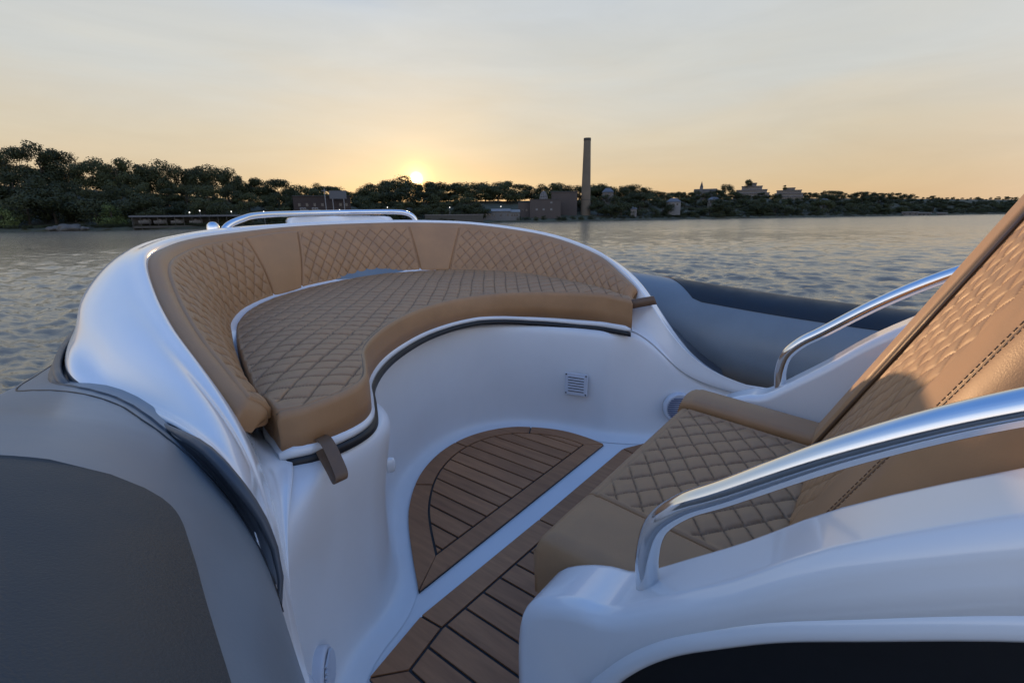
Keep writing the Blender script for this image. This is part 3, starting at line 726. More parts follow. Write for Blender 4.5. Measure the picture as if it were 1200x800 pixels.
pad(P, .13, (.105, .004, .03, .03), None, 'back_bolster', M['leather'], bk, flip=True)
P = back_grid((1.268,1.268), (1.405,1.405), 30, 100, push=.014)
pad(P, .13, (.02, .035, .04, .03), None, 'back_bolster', M['leather'], bk, flip=True)
# piping and stitches along the seams of the backrest
mb = MB()
for dx in (1.262, 1.272):
    a = b0+uv*.02+np.array((dx, 0, 0))+nv_*.004; b = b0+uv*.84+np.array((dx, 0, 0))+nv_*.004; mb.cyl(a, b, .0035, n=8)
mb.build('back_piping', M['leather_dark'], bk, True)
mb = MB()
for dx in (.7265, .7425):
    t = .03
    while t < .84:
        a = b0+uv*t+np.array((dx, 0, 0))+nv_*(.0065 if dx > .73 else .0062); mb.cyl(a, a+uv*.0055, .0009, n=6); t += .0085
mb.build('stitching', M['thread'], bk, True)
mb = MB(); a = b0+uv*.02+np.array((.734, 0, 0))+nv_*.0035; mb.cyl(a, a+uv*.82, .0026, n=8); mb.build('back_seam', M['leather_dark'], bk, True)
# grab rails each side of the seat
def grab(x, tilt, name):
    c = smooth_path([(x,.200,.395),(x,.205,.44),(x,.208,.485),(x,.198,.535),(x,.165,.578),(x,.115,.618),(x,0,.712),(x,-.115,.788),(x,-.25,.852),(x,-.40,.905),(x,-.47,.918),(x,-.51,.905),(x,-.53,.87)], .01)
    g = link(name, sweep(c, .0165, 24), M['steel'], console)
    mb = MB(); mb.cyl((x,.199,.405), (x,.2015,.425), .0215, .019, 20); mb.build('foot_flange', M['steel'], g, True); return g
grab(.572, 0, 'grab_rail'); grab(1.60, 0, 'grab_rail')

# ------------------------------------------------------------------ water
def build_water():
    th_c = YAW
    dense = np.linspace(th_c-rad(66), th_c+rad(66), 1000); coarse = np.linspace(th_c+rad(66), th_c+rad(294), 90)[1:-1]
    th = np.r_[dense, coarse]
    r = 1.3*np.exp(np.linspace(0, math.log(210/1.3), 760)); r = np.r_[r, 300, 600]
    Rr, Th = np.meshgrid(r, th, indexing='ij')
    X, Y = Rr*np.sin(Th), Rr*np.cos(Th); Z = np.zeros_like(X)
    g = np.random.default_rng(3); wind = YAW+rad(8)
    dr = Rr*.0067
    for k in range(90):
        lam = .10*(1.7/.10)**g.random(); a = wind+g.normal(0, .42); ph = g.random()*6.28; amp = .0046*lam**.52*(.6+.8*g.random())
        w = sm(lam/dr, 2.0, 4.0)
        s = np.sin(2*np.pi/lam*(X*math.sin(a)+Y*math.cos(a))+ph)
        Z += w*amp*(s+.25*(2*np.abs(s)**1.5-1)*-1)
    gust = .75+.45*np.sin(X*.11+1.3*np.sin(Y*.07))*np.sin(Y*.09+.7)
    Z = Z*gust*sm(Rr, 1.0, 3.0)+ZW
    me = grid_mesh(np.stack([X, Y, Z], -1), close_v=True)
    m, nt, bs = new_mat('lake_water')
    bs.inputs['Base Color'].default_value = (.155, .125, .085, 1); bs.inputs['Roughness'].default_value = .05; bs.inputs['IOR'].default_value = 1.45
    n1 = noise(nt, 4.6, 6, .62, stretch=(1, 1, .1)); n2 = noise(nt, 17, 4, .6, stretch=(1, 1, 1))
    for n_ in (n1, n2):
        mp_ = n_.inputs['Vector'].links[0].from_node; mp_.vector_type = 'TEXTURE'; mp_.inputs['Rotation'].default_value = (0, 0, rad(30)); mp_.inputs['Scale'].default_value = (.75, 2.3, 1)
    ad = nt.nodes.new('ShaderNodeMath'); ad.operation = 'MULTIPLY_ADD'; ad.inputs[1].default_value = .25
    nt.links.new(n2.outputs['Fac'], ad.inputs[0]); nt.links.new(n1.outputs['Fac'], ad.inputs[2])
    bump(nt, bs, ad.outputs[0], .45, .05)
    at_ = me.attributes.new('fine_chop', 'FLOAT', 'POINT'); at_.data.foreach_set('value', (.05+.15*sm(Rr, 14, 90)).reshape(-1).astype(np.float32))
    an = nt.nodes.new('ShaderNodeAttribute'); an.attribute_name = 'fine_chop'; nt.links.new(an.outputs['Fac'], bs.inputs['Roughness'])
    o = link('water', me, m); tag(o, kind='structure'); o['label'] = 'rippled river water reflecting the sunset sky'
build_water()

# ------------------------------------------------------------------ far bank
SH = [(-400,277),(-200,274.5),(0,272),(100,270.6),(230,268.4),(400,265),(500,262.8),(600,260.6),(690,259.2),(800,257),(1000,253.8),(1170,250.9),(1400,247.6),(1700,244)]
def horizon(px): return 253-.0122*(px-600)
def shore_D(px):
    py = float(np.interp(px, [a for a, b in SH], [b for a, b in SH])); p = on_z(px, py, ZW); return math.hypot(p[0], p[1])
pxs = np.linspace(-380, 1680, 260)
SD = np.array([shore_D(p) for p in pxs])
HILL = [(-400, 9), (0, 9), (150, 7.6), (260, 6.3), (330, 4.5), (430, 5.0), (560, 5.8), (700, 6.0), (800, 6.0), (880, 6.4), (960, 6.3), (1100, 5.8), (1250, 5), (1700, 5)]
def hill_h(px): return float(np.interp(px, [a for a, b in HILL], [b for a, b in HILL]))
def land_z(px, d):          # d metres behind the waterline
    if d < 0: return ZW-.3
    return ZW+.45*min(1, d/1.2)+.25*sm(np.array(d), 1, 10)+hill_h(px)*float(sm(np.array(float(d)), 5, 50))
ds = np.array([-6, -.5, 0, .5, 1.2, 3, 6, 10, 16, 24, 34, 46, 60, 90, 160, 400])
P = np.zeros((len(pxs), len(ds), 3)); gl = np.random.default_rng(5)
for i, px in enumerate(pxs):
    for k, d in enumerate(ds):
        jit = 0 if k > 4 else gl.normal(0, .25)
        q = on_dist(px, 250, SD[i]+d+jit); P[i, k] = (q[0], q[1], land_z(px, d)+(gl.normal(0, .05) if 1 < k < 14 else 0))
o = link('riverbank', grid_mesh(P, flip=True), M['ground']); tag(o, kind='structure'); o['label'] = 'dark earth bank rising behind the far shoreline'

def crown_mesh(seed, n, kind):
    g = np.random.default_rng(seed); C = []
    nl = g.integers(13, 19)
    lobes = []
    for k in range(nl):
        a = g.random()*6.28; h = g.random(); rr = (.32*math.sin(math.pi*(.15+.8*h))+.06)*(.5+.6*g.random())
        if kind == 'tall': c = np.array((rr*.95*math.cos(a), rr*.95*math.sin(a), .16+.72*h))
        elif kind == 'bush': c = np.array((rr*1.1*math.cos(a), rr*1.1*math.sin(a), .12+.6*h))
        else: c = np.array((rr*1.3*math.cos(a), rr*1.3*math.sin(a), .16+.68*h))
        lobes.append((c, .15+.11*g.random()))
    per = n//nl; vs = []; fs = []
    for c, R in lobes:
        d = g.normal(size=(per, 3)); d /= np.linalg.norm(d, axis=1)[:, None]
        rad_ = R*(.35+.65*g.random(per)**.45)*(1+.18*np.sin(5*d[:, 0]+3*d[:, 1]+c[0]*9)); p = c+d*rad_[:, None]*np.array((1, 1, .82))
        s = .010+.017*g.random(per)
        n1 = d+g.normal(0, .38, (per, 3)); n1 /= np.linalg.norm(n1, axis=1)[:, None]
        x = np.cross(n1, g.normal(size=(per, 3))); x /= np.linalg.norm(x, axis=1)[:, None]; y = np.cross(n1, x)
        q = np.stack([p-x*s[:, None], p+y*s[:, None]*.75, p+x*s[:, None], p-y*s[:, None]*.75], 1)
        vs.append(q.reshape(-1, 3))
    V = np.vstack(vs); m = len(V)//4
    me = bpy.data.meshes.new('crown'); me.vertices.add(len(V)); me.vertices.foreach_set('co', V.reshape(-1).astype(np.float32))
    me.loops.add(m*4); me.polygons.add(m); me.loops.foreach_set('vertex_index', np.arange(m*4, dtype=np.int32)); me.polygons.foreach_set('loop_start', np.arange(0, m*4, 4, dtype=np.int32)); me.update(calc_edges=True)
    return me, lobes
def trunk_mesh(lobes, seed):
    g = np.random.default_rng(seed); mb = MB()
    pts = [np.array((0, 0, -.06)), np.array((.01, .0, .18)), np.array((.0, .015, .38)), np.array((-.01, .0, .62))]
    for a, b, r0, r1 in ((0, 1, .030, .022), (1, 2, .022, .016), (2, 3, .016, .007)): mb.cyl(pts[a], pts[b], r0, r1, 8)
    for c, R in lobes[:7]:
        s = pts[1]+(pts[3]-pts[1])*min(.9, max(.05, (c[2]-.3))); mb.cyl(s, c, .009, .003, 6)
    return mb.mesh()
PROTO = {}
for kind, cnt, n in (('round', 6, 7500), ('tall', 3, 6000), ('bush', 3, 3500)):
    L_ = []
    for k in range(cnt):
        cm, lb = crown_mesh(100+k+hash(kind) % 1 + len(kind)*10, n, kind); tm = trunk_mesh(lb, k)
        cp = cm.copy(); cm.materials.append(M['leaf']); cp.materials.append(M['leaf_pale']); tm.materials.append(M['bark'])
        L_.append((cm, tm, cp))
    PROTO[kind] = L_
def tree(px, D, top_py, kind, name, label, cat, group, wide=1.0, pale=False, zbase=None, k=None):
    d = D-shore_D(px); z0 = land_z(px, d) if zbase is None else zbase
    top = on_dist(px, top_py, D); H = max(.7, top[2]-z0)*1.06
    r = empty(name, (top[0], top[1], z0)); tag(r, label, cat, group)
    cm, tm, cp = PROTO[kind][random.randrange(len(PROTO[kind])) if k is None else k]
    for nm, me in (('crown', cp if pale else cm), ('trunk', tm)):
        o = bpy.data.objects.new(nm, me); COL.objects.link(o); o.parent = r
        w = H*wide; o.scale = (w, w, H); o.rotation_euler.z = 0
    r.rotation_euler.z = random.random()*6.28
    return r
SKY = [(-200,178),(0,180),(22,171),(45,171),(78,181),(85,189),(104,190),(112,187),(132,186),(143,192),(150,193),(165,190),(172,194),(182,191),(200,192),(208,197),(222,194),(235,194),(262,196),(270,204),(282,208),(300,208),(320,209),(340,219),(352,217),(400,219),(424,224),(432,214),(450,211),(466,207),(478,213),(486,217),(500,214),(515,212),(530,216),(580,212),(600,212),(620,216),(640,217),(655,215),(672,216),(690,219),(706,216),(722,221),(738,217),(752,221),(765,224),(800,225),(830,225),(845,222),(860,226),(905,227),(930,226),(946,225),(960,226),(975,222),(990,226),(1005,224),(1030,225),(1040,227),(1060,226),(1078,228),(1090,231),(1110,229),(1130,232),(1160,232),(1200,231),(1400,226)]
def sky_py(px): return float(np.interp(px, [a for a, b in SKY], [b for a, b in SKY]))
def region(px):
    return 'left hillside' if px < 340 else 'middle bank' if px < 700 else 'right shore'
KIND_TXT = {'round': 'round-crowned', 'tall': 'narrow upright', 'bush': 'low bushy'}
CLEAR = [(345,412,'f'), (560,668,'f')]
def clear(px, lo=None):
    return any(a-4 <= px <= b+4 for a, b, _ in CLEAR)
def rowlabel(row, kind, reg):
    txt = {'sky': 'dark leafy tree of the {r} whose {k} crown stands against the sunset sky',
           'mid': 'dark leafy {k} tree halfway up the {r}, among other trees',
           'front': 'dark {k} tree near the waterline of the {r}'}[row]
    return txt.format(r=reg, k=KIND_TXT[kind])
px = -190.0
while px < 1330:                            # skyline row
    D = shore_D(px)+ (38+random.random()*12)
    kind = random.choice(['round', 'round', 'tall']); reg = region(px)
    tree(px, D, sky_py(px)+random.uniform(-1.5, 2.5), kind, 'tree', rowlabel('sky', kind, reg), 'tree', 'skyline trees of the '+reg, wide=random.uniform(.85, 1.2)*(1 if px < 340 else 1.45))
    h = max(14, (horizon(px)+2-sky_py(px))); px += h*random.uniform(.24, .36)
px = -180.0
while px < 1330:                            # middle row
    D = shore_D(px)+(20+random.random()*12); sh = float(np.interp(px, [a for a, b in SH], [b for a, b in SH]))
    t = sky_py(px)+(sh-sky_py(px))*(random.uniform(.22, .40) if px < 700 else random.uniform(.10, .30)); kind = random.choice(['round', 'round', 'tall']); reg = region(px)
    if not clear(px): tree(px, D, t, kind, 'tree', rowlabel('mid', kind, reg), 'tree', 'mid-slope trees of the '+reg, wide=random.uniform(.95, 1.3)*(1 if px < 340 else 1.3))
    px += max(10, (sh-t))*random.uniform(.34, .5)
px = -170.0
while px < 1330:                            # front row and shoreline shrubs
    D = shore_D(px)+(6+random.random()*9); sh = float(np.interp(px, [a for a, b in SH], [b for a, b in SH]))
    t = sky_py(px)+(sh-sky_py(px))*(random.uniform(.45, .62) if px < 700 else random.uniform(.28, .58)); kind = random.choice(['round', 'bush', 'bush']); reg = region(px)
    if not clear(px) and not (777 < px < 793) and not (672 < px < 700): tree(px, D, t, kind, 'tree', rowlabel('front', kind, reg), 'tree', 'waterside trees of the '+reg, wide=random.uniform(1.1, 1.5)*(1 if px < 700 else 1.2))
    px += max(9, (sh-t))*random.uniform(.5, .8)
px = -160.0
while px < 1330:
    D = shore_D(px)+random.uniform(1.2, 3.0); sh = float(np.interp(px, [a for a, b in SH], [b for a, b in SH])); reg = region(px)
    sz = random.uniform(4, 9)*(1 if px < 700 else .8)
    if not (1052 < px < 1102) and not (566 < px < 602): tree(px, D, sh-sz, 'bush', 'shrub', 'small dark shrub at the water\'s edge below the trees of the '+reg, 'shrub', 'shoreline shrubs of the '+reg, wide=random.uniform(1.5, 2.4))
    px += sz*random.uniform(1.1, 1.9)
tree(127, shore_D(127)+4, 236, 'bush', 'shrub', 'pale green rounded shrub standing out against the dark left hillside', 'shrub', None, wide=1.25, pale=True, k=1)
tree(-3, shore_D(-3)+4, 236, 'bush', 'shrub', 'pale green shrub cut by the left edge of the picture, on the left bank', 'shrub', None, wide=1.1, pale=True, k=0)

# ------------------------------------------------------------------ buildings on the bank (each stands at its real distance)
class Site:
    """local frame of a building seen between px0 and px1 at distance D"""
    def __init__(s, px0, px1, D, name, label, cat, group=None, zoff=None):
        s.px0, s.px1, s.D = px0, px1, D; pm = (px0+px1)/2
        a = on_dist(px0, 250, D); b = on_dist(px1, 250, D); s.o = np.array((a[0], a[1], 0)); r = np.array((b[0]-a[0], b[1]-a[1], 0)); s.w = np.linalg.norm(r); s.r = r/s.w
        s.back = np.array((-s.r[1], s.r[0], 0)); m = (a+b)/2
        if np.dot(s.back[:2], m[:2]) < 0: s.back = -s.back
        s.zg = land_z(pm, D-shore_D(pm))-.3 if zoff is None else zoff
        s.root = empty(name, (m[0], m[1], s.zg)); tag(s.root, label, cat, group); s.up = np.array((0, 0, 1.0)); s.pm = pm
    def x(s, px): q = on_dist(px, 250, s.D); return float(np.dot(np.array((q[0], q[1], 0))-s.o, s.r))
    def z(s, py): return on_dist(s.pm, py, s.D)[2]
    def box(s, mb, px0, px1, py0, py1, d0=0, d1=6, mi=0, z0=None):
        xa, xb = s.x(px0), s.x(px1); za = s.z(py1) if z0 is None else z0; zb = s.z(py0)
        mb.box(s.o+s.r*xa+s.back*d0+s.up*za, s.r*(xb-xa), s.back*(d1-d0), s.up*(zb-za), mi)
    def windows(s, pxs, pys, wpx, hpx, d, parent, mat=None):
        for py in pys:
            for px in pxs:
                mb = MB(); s.box(mb, px-wpx/2, px+wpx/2, py-hpx/2, py+hpx/2, d-.05, d+.03); mb.build('window', mat or M['glass'], parent)
def part(s, name, mat, boxes, parent=None):
    mb = MB()
    for b in boxes: s.box(mb, *b)
    return mb.build(name, mat, parent or s.root)
# tall chimney
D = shore_D(688)+16; s = Site(680, 692, D, 'chimney', 'tall concrete chimney with a sooty top standing on the far bank', 'chimney')
c = on_dist(686, 250, D); z0 = s.zg; zt = on_dist(686.5, 162, D)[2]; zb = on_dist(685, 234, D)[2]; pxm = D/579
mb = MB(); mb.cyl((c[0], c[1], z0), (c[0], c[1], zt-.7), 5.7*pxm, 3.9*pxm, 28); mb.build('stack', M['concrete'], s.root, True)
autosmooth(s.root.children[0], 50)
mb = MB(); mb.cyl((c[0], c[1], zt-.7), (c[0], c[1], zt), 4.1*pxm, 4.05*pxm, 28); autosmooth(mb.build('sooty_cap', M['soot'], s.root), 50)
mb = MB(); mb.cyl((c[0], c[1], zb-.1), (c[0], c[1], zb+.06), 5.35*pxm, 5.3*pxm, 28); autosmooth(mb.build('band', M['soot'], s.root), 50)
# factory
D = shore_D(630)+10
s = Site(607, 660, D, 'factory_building', 'grey-brown brick factory with small lit-looking windows and a rooftop tank left of the chimney', 'building')
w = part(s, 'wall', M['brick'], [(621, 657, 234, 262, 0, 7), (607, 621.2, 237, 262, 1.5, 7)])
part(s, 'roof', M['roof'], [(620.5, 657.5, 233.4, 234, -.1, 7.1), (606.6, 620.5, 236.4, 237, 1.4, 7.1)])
s.windows([629, 637, 646], [245.5], 2.4, 2.2, 0, w, M['white_paint']); s.windows([646], [237.5], 2.6, 1.8, 0, w, M['white_paint']); s.windows([612.5, 617], [246], 1.8, 2.2, 1.5, w, M['glass'])
mb = MB(); cc = s.o+s.r*s.x(637)+s.back*3.5; zt0 = s.z(234); zt1 = s.z(223.5); R = 5.2*D/579
for k in range(5):
    a0, a1 = math.pi*k/10, math.pi*(k+1)/10
    mb.cyl(cc+s.up*(zt0+(zt1-zt0)*math.sin(a0)), cc+s.up*(zt0+(zt1-zt0)*math.sin(a1)), R*math.cos(a0), max(.02, R*math.cos(a1)), 16)
tk = mb.build('roof_dome', M['grey_wall'], s.root, True)
for ph in (-.9, -.3, .3, .9):
    pts = [cc-s.back*R*1.03*math.cos(e)*math.cos(ph)+s.r*R*1.03*math.cos(e)*math.sin(ph)+s.up*(zt0+(zt1-zt0)*math.sin(e)*1.02) for e in np.linspace(0, math.pi/2, 8)]
    link('rib', sweep(np.array(pts), .06, 6), M['pale_wall'], tk)
s2 = Site(645, 680, D+9, 'brick_warehouse', 'plain brown brick warehouse block behind the factory, directly left of the chimney', 'building')
part(s2, 'wall', M['brick'], [(646, 676, 225, 262, 0, 8)]); part(s2, 'roof', M['roof'], [(645.5, 676.5, 224.2, 225, -.2, 8.2)])
# marina sheds left of the factory
D = shore_D(580)+5
for (a, b, t, lab) in ((563, 577, 247.5, 'leftmost small white marina shed beside the factory'), (576, 598, 245.5, 'middle and widest white-roofed marina shed beside the factory'), (597, 609, 246.5, 'white-roofed marina shed touching the factory wall')):
    s = Site(a, b, D, 'marina_shed', lab, 'shed', 'white-roofed sheds beside the factory')
    w = part(s, 'wall', M['grey_wall'], [(a, b, t+2, 260, 0, 3)]); mb = MB()
    xa, xb = s.x(a-.6), s.x(b+.6); z0, z1 = s.z(t+2), s.z(t-1)
    q = [s.o+s.r*xa-s.back*.2+s.up*z0, s.o+s.r*xb-s.back*.2+s.up*z0, s.o+s.r*xb+s.back*1.6+s.up*z1, s.o+s.r*xa+s.back*1.6+s.up*z1, s.o+s.r*xa+s.back*3.3+s.up*z0, s.o+s.r*xb+s.back*3.3+s.up*z0]
    mb.add(q, [(0, 1, 2, 3), (3, 2, 5, 4), (0, 3, 4), (1, 5, 2), (0, 4, 5, 1)]); mb.build('roof', M['white_paint'] if a != 563 else M['grey_roof'], s.root)
    s.windows(np.linspace(a+3, b-3, 3), [252], 2, 2.6, 0, w)
# low sea wall between the bow rail and the sheds
D = shore_D(530)+1.2; s = Site(498, 566, D, 'sea_wall', 'long low brown sea wall along the water below the sun', 'wall'); part(s, 'wall', M['timber'], [(498, 566, 252, 266, 0, .5)]); part(s, 'coping', M['pale_wall'], [(497.5, 566.5, 251.4, 252, -.05, .55)])
# red-brown building with grey panel
D = shore_D(380)+14
s = Site(343, 414, D, 'brick_hall', 'long low red-brown brick hall on the bank left of the sun', 'building')
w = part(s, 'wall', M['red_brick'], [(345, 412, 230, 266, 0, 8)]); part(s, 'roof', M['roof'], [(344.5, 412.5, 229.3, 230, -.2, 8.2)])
s.windows([352, 361, 370, 379, 400, 407], [240], 3.0, 3.6, 0, w)
s = Site(388, 409, D-2, 'billboard', 'blank pale blue-grey billboard raised in front of the red-brown hall', 'billboard')
part(s, 'panel', M['grey_roof'], [(388, 408, 223.5, 233, 0, .25)]); part(s, 'post', M['pole'], [(391, 392, 233, 266, .05, .2)]); part(s, 'post', M['pole'], [(404, 405, 233, 266, .05, .2)])
s = Site(380, 386, D-4, 'utility_pole', 'thin utility pole with a crossarm before the red-brown hall', 'pole'); part(s, 'shaft', M['pole'], [(382.4, 383.4, 221, 266, 0, .15)]); part(s, 'crossarm', M['pole'], [(380, 386, 223, 223.8, -.03, .18)])
# parked vans in front of the hall
for px, lab in ((357, 'small white van parked before the red-brown hall, farther left'), (371, 'small white van parked before the red-brown hall, nearer the billboard')):
    s = Site(px-5, px+5, shore_D(px)+5, 'parked_van', lab, 'van', 'white vans before the brick hall')
    b = part(s, 'body', M['white_paint'], [(px-5, px+5, 245.5, 249, 0, 1.6), (px-5, px+2.5, 243.3, 245.6, .05, 1.55)]); bevel(b, .06, 2)
    for w_ in (-3, 3):
        mb = MB(); q = s.o+s.r*s.x(px+w_)-s.back*.03+s.up*s.z(249); mb.cyl(q, q+s.back*.25, .22, n=14); mb.build('wheel', M['black'], s.root)
    s.windows([px-2.5, px+.5], [244.6], 2, 1.4, .02, b)
# covered dock on the left
D = shore_D(220)+2.0
s = Site(150, 300, D, 'covered_dock', 'long grey flat-roofed boat dock on posts along the left bank', 'dock')
part(s, 'roof', M['grey_roof'], [(150, 298, 252.0, 254.0, -.2, 3)])
part(s, 'deck', M['timber'], [(152, 298, 264, 266.3, 0, 3)])
for px in np.linspace(153, 295, 15): part(s, 'post', M['timber'], [(px-.4, px+.4, 254, 272, 0, .12)])
part(s, 'back_wall', M['timber'], [(152, 298, 254.2, 264, 2.7, 2.9)])
for px, a in ((168, 'nearest the pale shrub'), (186, 'second from the pale shrub'), (206, 'under the middle of the dock roof'), (228, 'nearest the bow rail')):
    s = Site(px-8, px+8, D+.2, 'moored_boat', 'small white motorboat moored under the grey dock roof, '+a, 'boat', 'motorboats under the left dock')
    mb = MB(); zA, zB2 = s.z(262.5), s.z(258.5); n_ = 9
    row = []
    for t in np.linspace(0, 1, n_):
        w_ = .75*(1-max(0, (t-.55)/.45)**2)+.02; q = s.o+s.r*s.w*t+s.back*1.1
        row.append([q-s.back*w_+s.up*(zB2+.15*t), q-s.back*w_*.6+s.up*zA, q+s.back*w_*.6+s.up*zA, q+s.back*w_+s.up*(zB2+.15*t)])
    link('hull', grid_mesh(np.array(row), close_v=True), M['white_paint'], s.root)
    part(s, 'windscreen', M['glass'], [(px-2, px+1.5, 256.8, 258.7, .7, 1.5)])
# pale rocks on the left waterline
for px, w_, lab in ((63, 5, 'small pale boulder on the left waterline, left of the pair'), (80, 8, 'broad pale boulder on the left waterline, larger of the pair'), (97, 3.5, 'smallest pale boulder on the left waterline, nearest the pale shrub')):
    q = on_dist(px, 262, shore_D(px)+.5); bm = bmesh.new(); bmesh.ops.create_icosphere(bm, subdivisions=3, radius=1)
    for v in bm.verts: v.co *= 1+.16*math.sin(v.co.x*5+px)+.12*math.sin(v.co.y*6+v.co.z*5)
    me = bpy.data.meshes.new('b'); bm.to_mesh(me); bm.free(); o = link('boulder', me, M['rock']); k = w_*shore_D(px)/579
    o.scale = (k, k, k*.55); o.location = (q[0], q[1], ZW+.35); tag(o, lab, 'boulder', 'pale boulders on the left waterline')
# lamp posts (lit)
m, nt, bs = new_mat('lamp_glow'); bs.inputs['Emission Color'].default_value = (1, .93, .8, 1); bs.inputs['Emission Strength'].default_value = 2.0; M['lamp'] = m
for px, py, lab in ((222, 249, 'lit lamp post behind the middle of the grey dock'), (234, 247, 'lit lamp post behind the right half of the grey dock'), (271, 248, 'lit lamp post near the right end of the grey dock'), (309, 248, 'lit lamp post just above the bow handrail bend'), (398, 246, 'lit lamp post below the billboard'), (454, 243, 'lit lamp post among the trees left of the sun'), (527, 243, 'lit lamp post below right of the sun'), (587, 242, 'lit lamp post beside the marina sheds')):
    D = shore_D(px)+5; q = on_dist(px, py, D); z0 = land_z(px, 5)-.1
    r = empty('lamp_post', (q[0], q[1], z0)); tag(r, lab, 'lamp post', 'lamp posts along the far bank')
    mb = MB(); mb.cyl((q[0], q[1], z0), (q[0], q[1], q[2]-.1), .05, .035, 8); mb.build('pole', M['pole'], r)
    mb = MB(); mb.cyl((q[0], q[1], q[2]-.1), (q[0], q[1], q[2]), .04, .11, 10); mb.cyl((q[0], q[1], q[2]), (q[0], q[1], q[2]+.1), .11, .04, 10); mb.build('lamp', M['lamp'], r, True)
# houses on the right
def house(px0, px1, eave, ridge, base, D, lab, wall, roofm, win, group=None):
    s = Site(px0, px1, D, 'house', lab, 'house', group, zoff=None); w = part(s, 'wall', wall, [(px0, px1, eave, base, 0, 5)])
    xa, xb = s.x(px0-.6), s.x(px1+.6); z0, z1 = s.z(eave), s.z(ridge); mb = MB()
    q = [s.o+s.r*xa-s.back*.3+s.up*z0, s.o+s.r*xb-s.back*.3+s.up*z0, s.o+s.r*(xa*.7+xb*.3)+s.back*2.5+s.up*z1, s.o+s.r*(xa*.3+xb*.7)+s.back*2.5+s.up*z1, s.o+s.r*xa+s.back*5.3+s.up*z0, s.o+s.r*xb+s.back*5.3+s.up*z0]
    mb.add(q, [(0, 1, 3, 2), (2, 3, 5, 4), (0, 2, 4), (1, 5, 3), (0, 4, 5, 1)]); mb.build('roof', roofm, s.root)
    s.windows(*win, 0, w); return s
house(705, 718, 225, 220, 250, shore_D(710)+30, 'grey house with a pitched roof between the trees just right of the chimney', M['grey_wall'], M['grey_roof'], ([709, 714], [228], 2, 2.6))
house(739, 746, 245, 242, 254, shore_D(742)+5, 'tiny pale cottage low among the bushes right of the chimney', M['pale_wall'], M['grey_roof'], ([742], [248], 1.5, 2))
house(780, 797, 236.5, 232, 252, shore_D(788)+8, 'white house with a pale roof on the bank right of the chimney', M['white_paint'], M['grey_roof'], ([784, 788.5, 793], [239.5], 2, 2.2))
house(828, 842, 234, 230.5, 250, shore_D(835)+24, 'grey-walled house half hidden by trees below the church', M['grey_wall'], M['grey_roof'], ([832, 838], [237], 2, 2))
house(958, 970, 236, 232.5, 250, shore_D(964)+20, 'grey house among trees right of the terraced blocks', M['grey_wall'], M['grey_roof'], ([961, 966], [239], 2, 2))
# church with spire
D = shore_D(815)+58; s = Site(809, 838, D, 'church', 'distant church with a slender spire on the right skyline', 'church'); part(s, 'nave', M['grey_wall'], [(811, 838, 221.5, 245, 0, 5)]); part(s, 'tower', M['grey_wall'], [(817.6, 821.4, 219.5, 245, -.8, 1.5)])
q = s.o+s.r*s.x(819.5)+s.back*.35; mb = MB(); mb.cyl(q+s.up*s.z(219.5), q+s.up*s.z(212.5), 1.9*D/579, .03, 8); mb.build('spire', M['roof'], s.root)
# two stepped office blocks on the hill
def terrace(lab, tiers, D, base):
    s = Site(tiers[0][0], tiers[0][1], D, 'terraced_building', lab, 'building', 'stepped blocks on the right hilltop'); n = len(tiers)
    for k, (a, b, t, bt) in enumerate(tiers):
        d0 = k*1.1; w = part(s, 'storey', M['pale_wall'], [(a, b, t+.7, bt, d0, 9)]); part(s, 'roof_terrace', M['grey_wall'], [(a-.5, b+.5, t, t+.7, d0-.3, 9.05)])
        mb = MB(); s.box(mb, a+1, b-1, t+1.6, t+3.1, d0-.04, d0+.03); mb.build('window_band', M['glass'], w)
    return s
D = shore_D(880)+52
terrace('larger stepped pale office block with stacked terraces on the right hilltop', [(857, 900, 230, 246), (858, 899, 226, 230), (860.5, 896, 222, 226), (866, 890, 217.6, 222), (872, 883, 213.8, 217.6)], D, 246)
terrace('smaller stepped pale office block right of the larger one on the hilltop', [(904, 939, 230, 246), (905, 938, 226.2, 230), (907, 936, 222.6, 226.2), (914, 928, 219.6, 222.6)], D, 246)
for px, t, lab in ((877, 210.5, 'small roof-garden tree on top of the larger stepped block'), (920, 217, 'small roof-garden tree on top of the smaller stepped block'), (851, 216, 'round tree on the skyline left of the larger stepped block')):
    tree(px, D+2, t, 'round', 'tree', lab, 'tree', None, wide=.9, zbase=on_dist(px, 219 if px != 920 else 221.5, D)[2]-.2 if px != 851 else None)
# marina on the right shore
for a, b, t, lab in ((1057, 1076, 248.2, 'long white-roofed boathouse on the far right shore'), (1075, 1091, 249, 'lower white-roofed boathouse beside the long one on the far right shore'), (1098, 1110, 249.3, 'detached small white boathouse farthest along the right shore')):
    s = Site(a, b, shore_D(a)+1.5, 'boathouse', lab, 'boathouse', 'boathouses on the right shore'); w = part(s, 'wall', M['grey_wall'], [(a, b, t+1, 254, 0, 4)]); part(s, 'roof', M['white_paint'], [(a-.7, b+.7, t, t+1, -.4, 4.4)]); s.windows(np.linspace(a+3, b-3, 3), [t+2.4], 2.2, 1.6, 0, w)

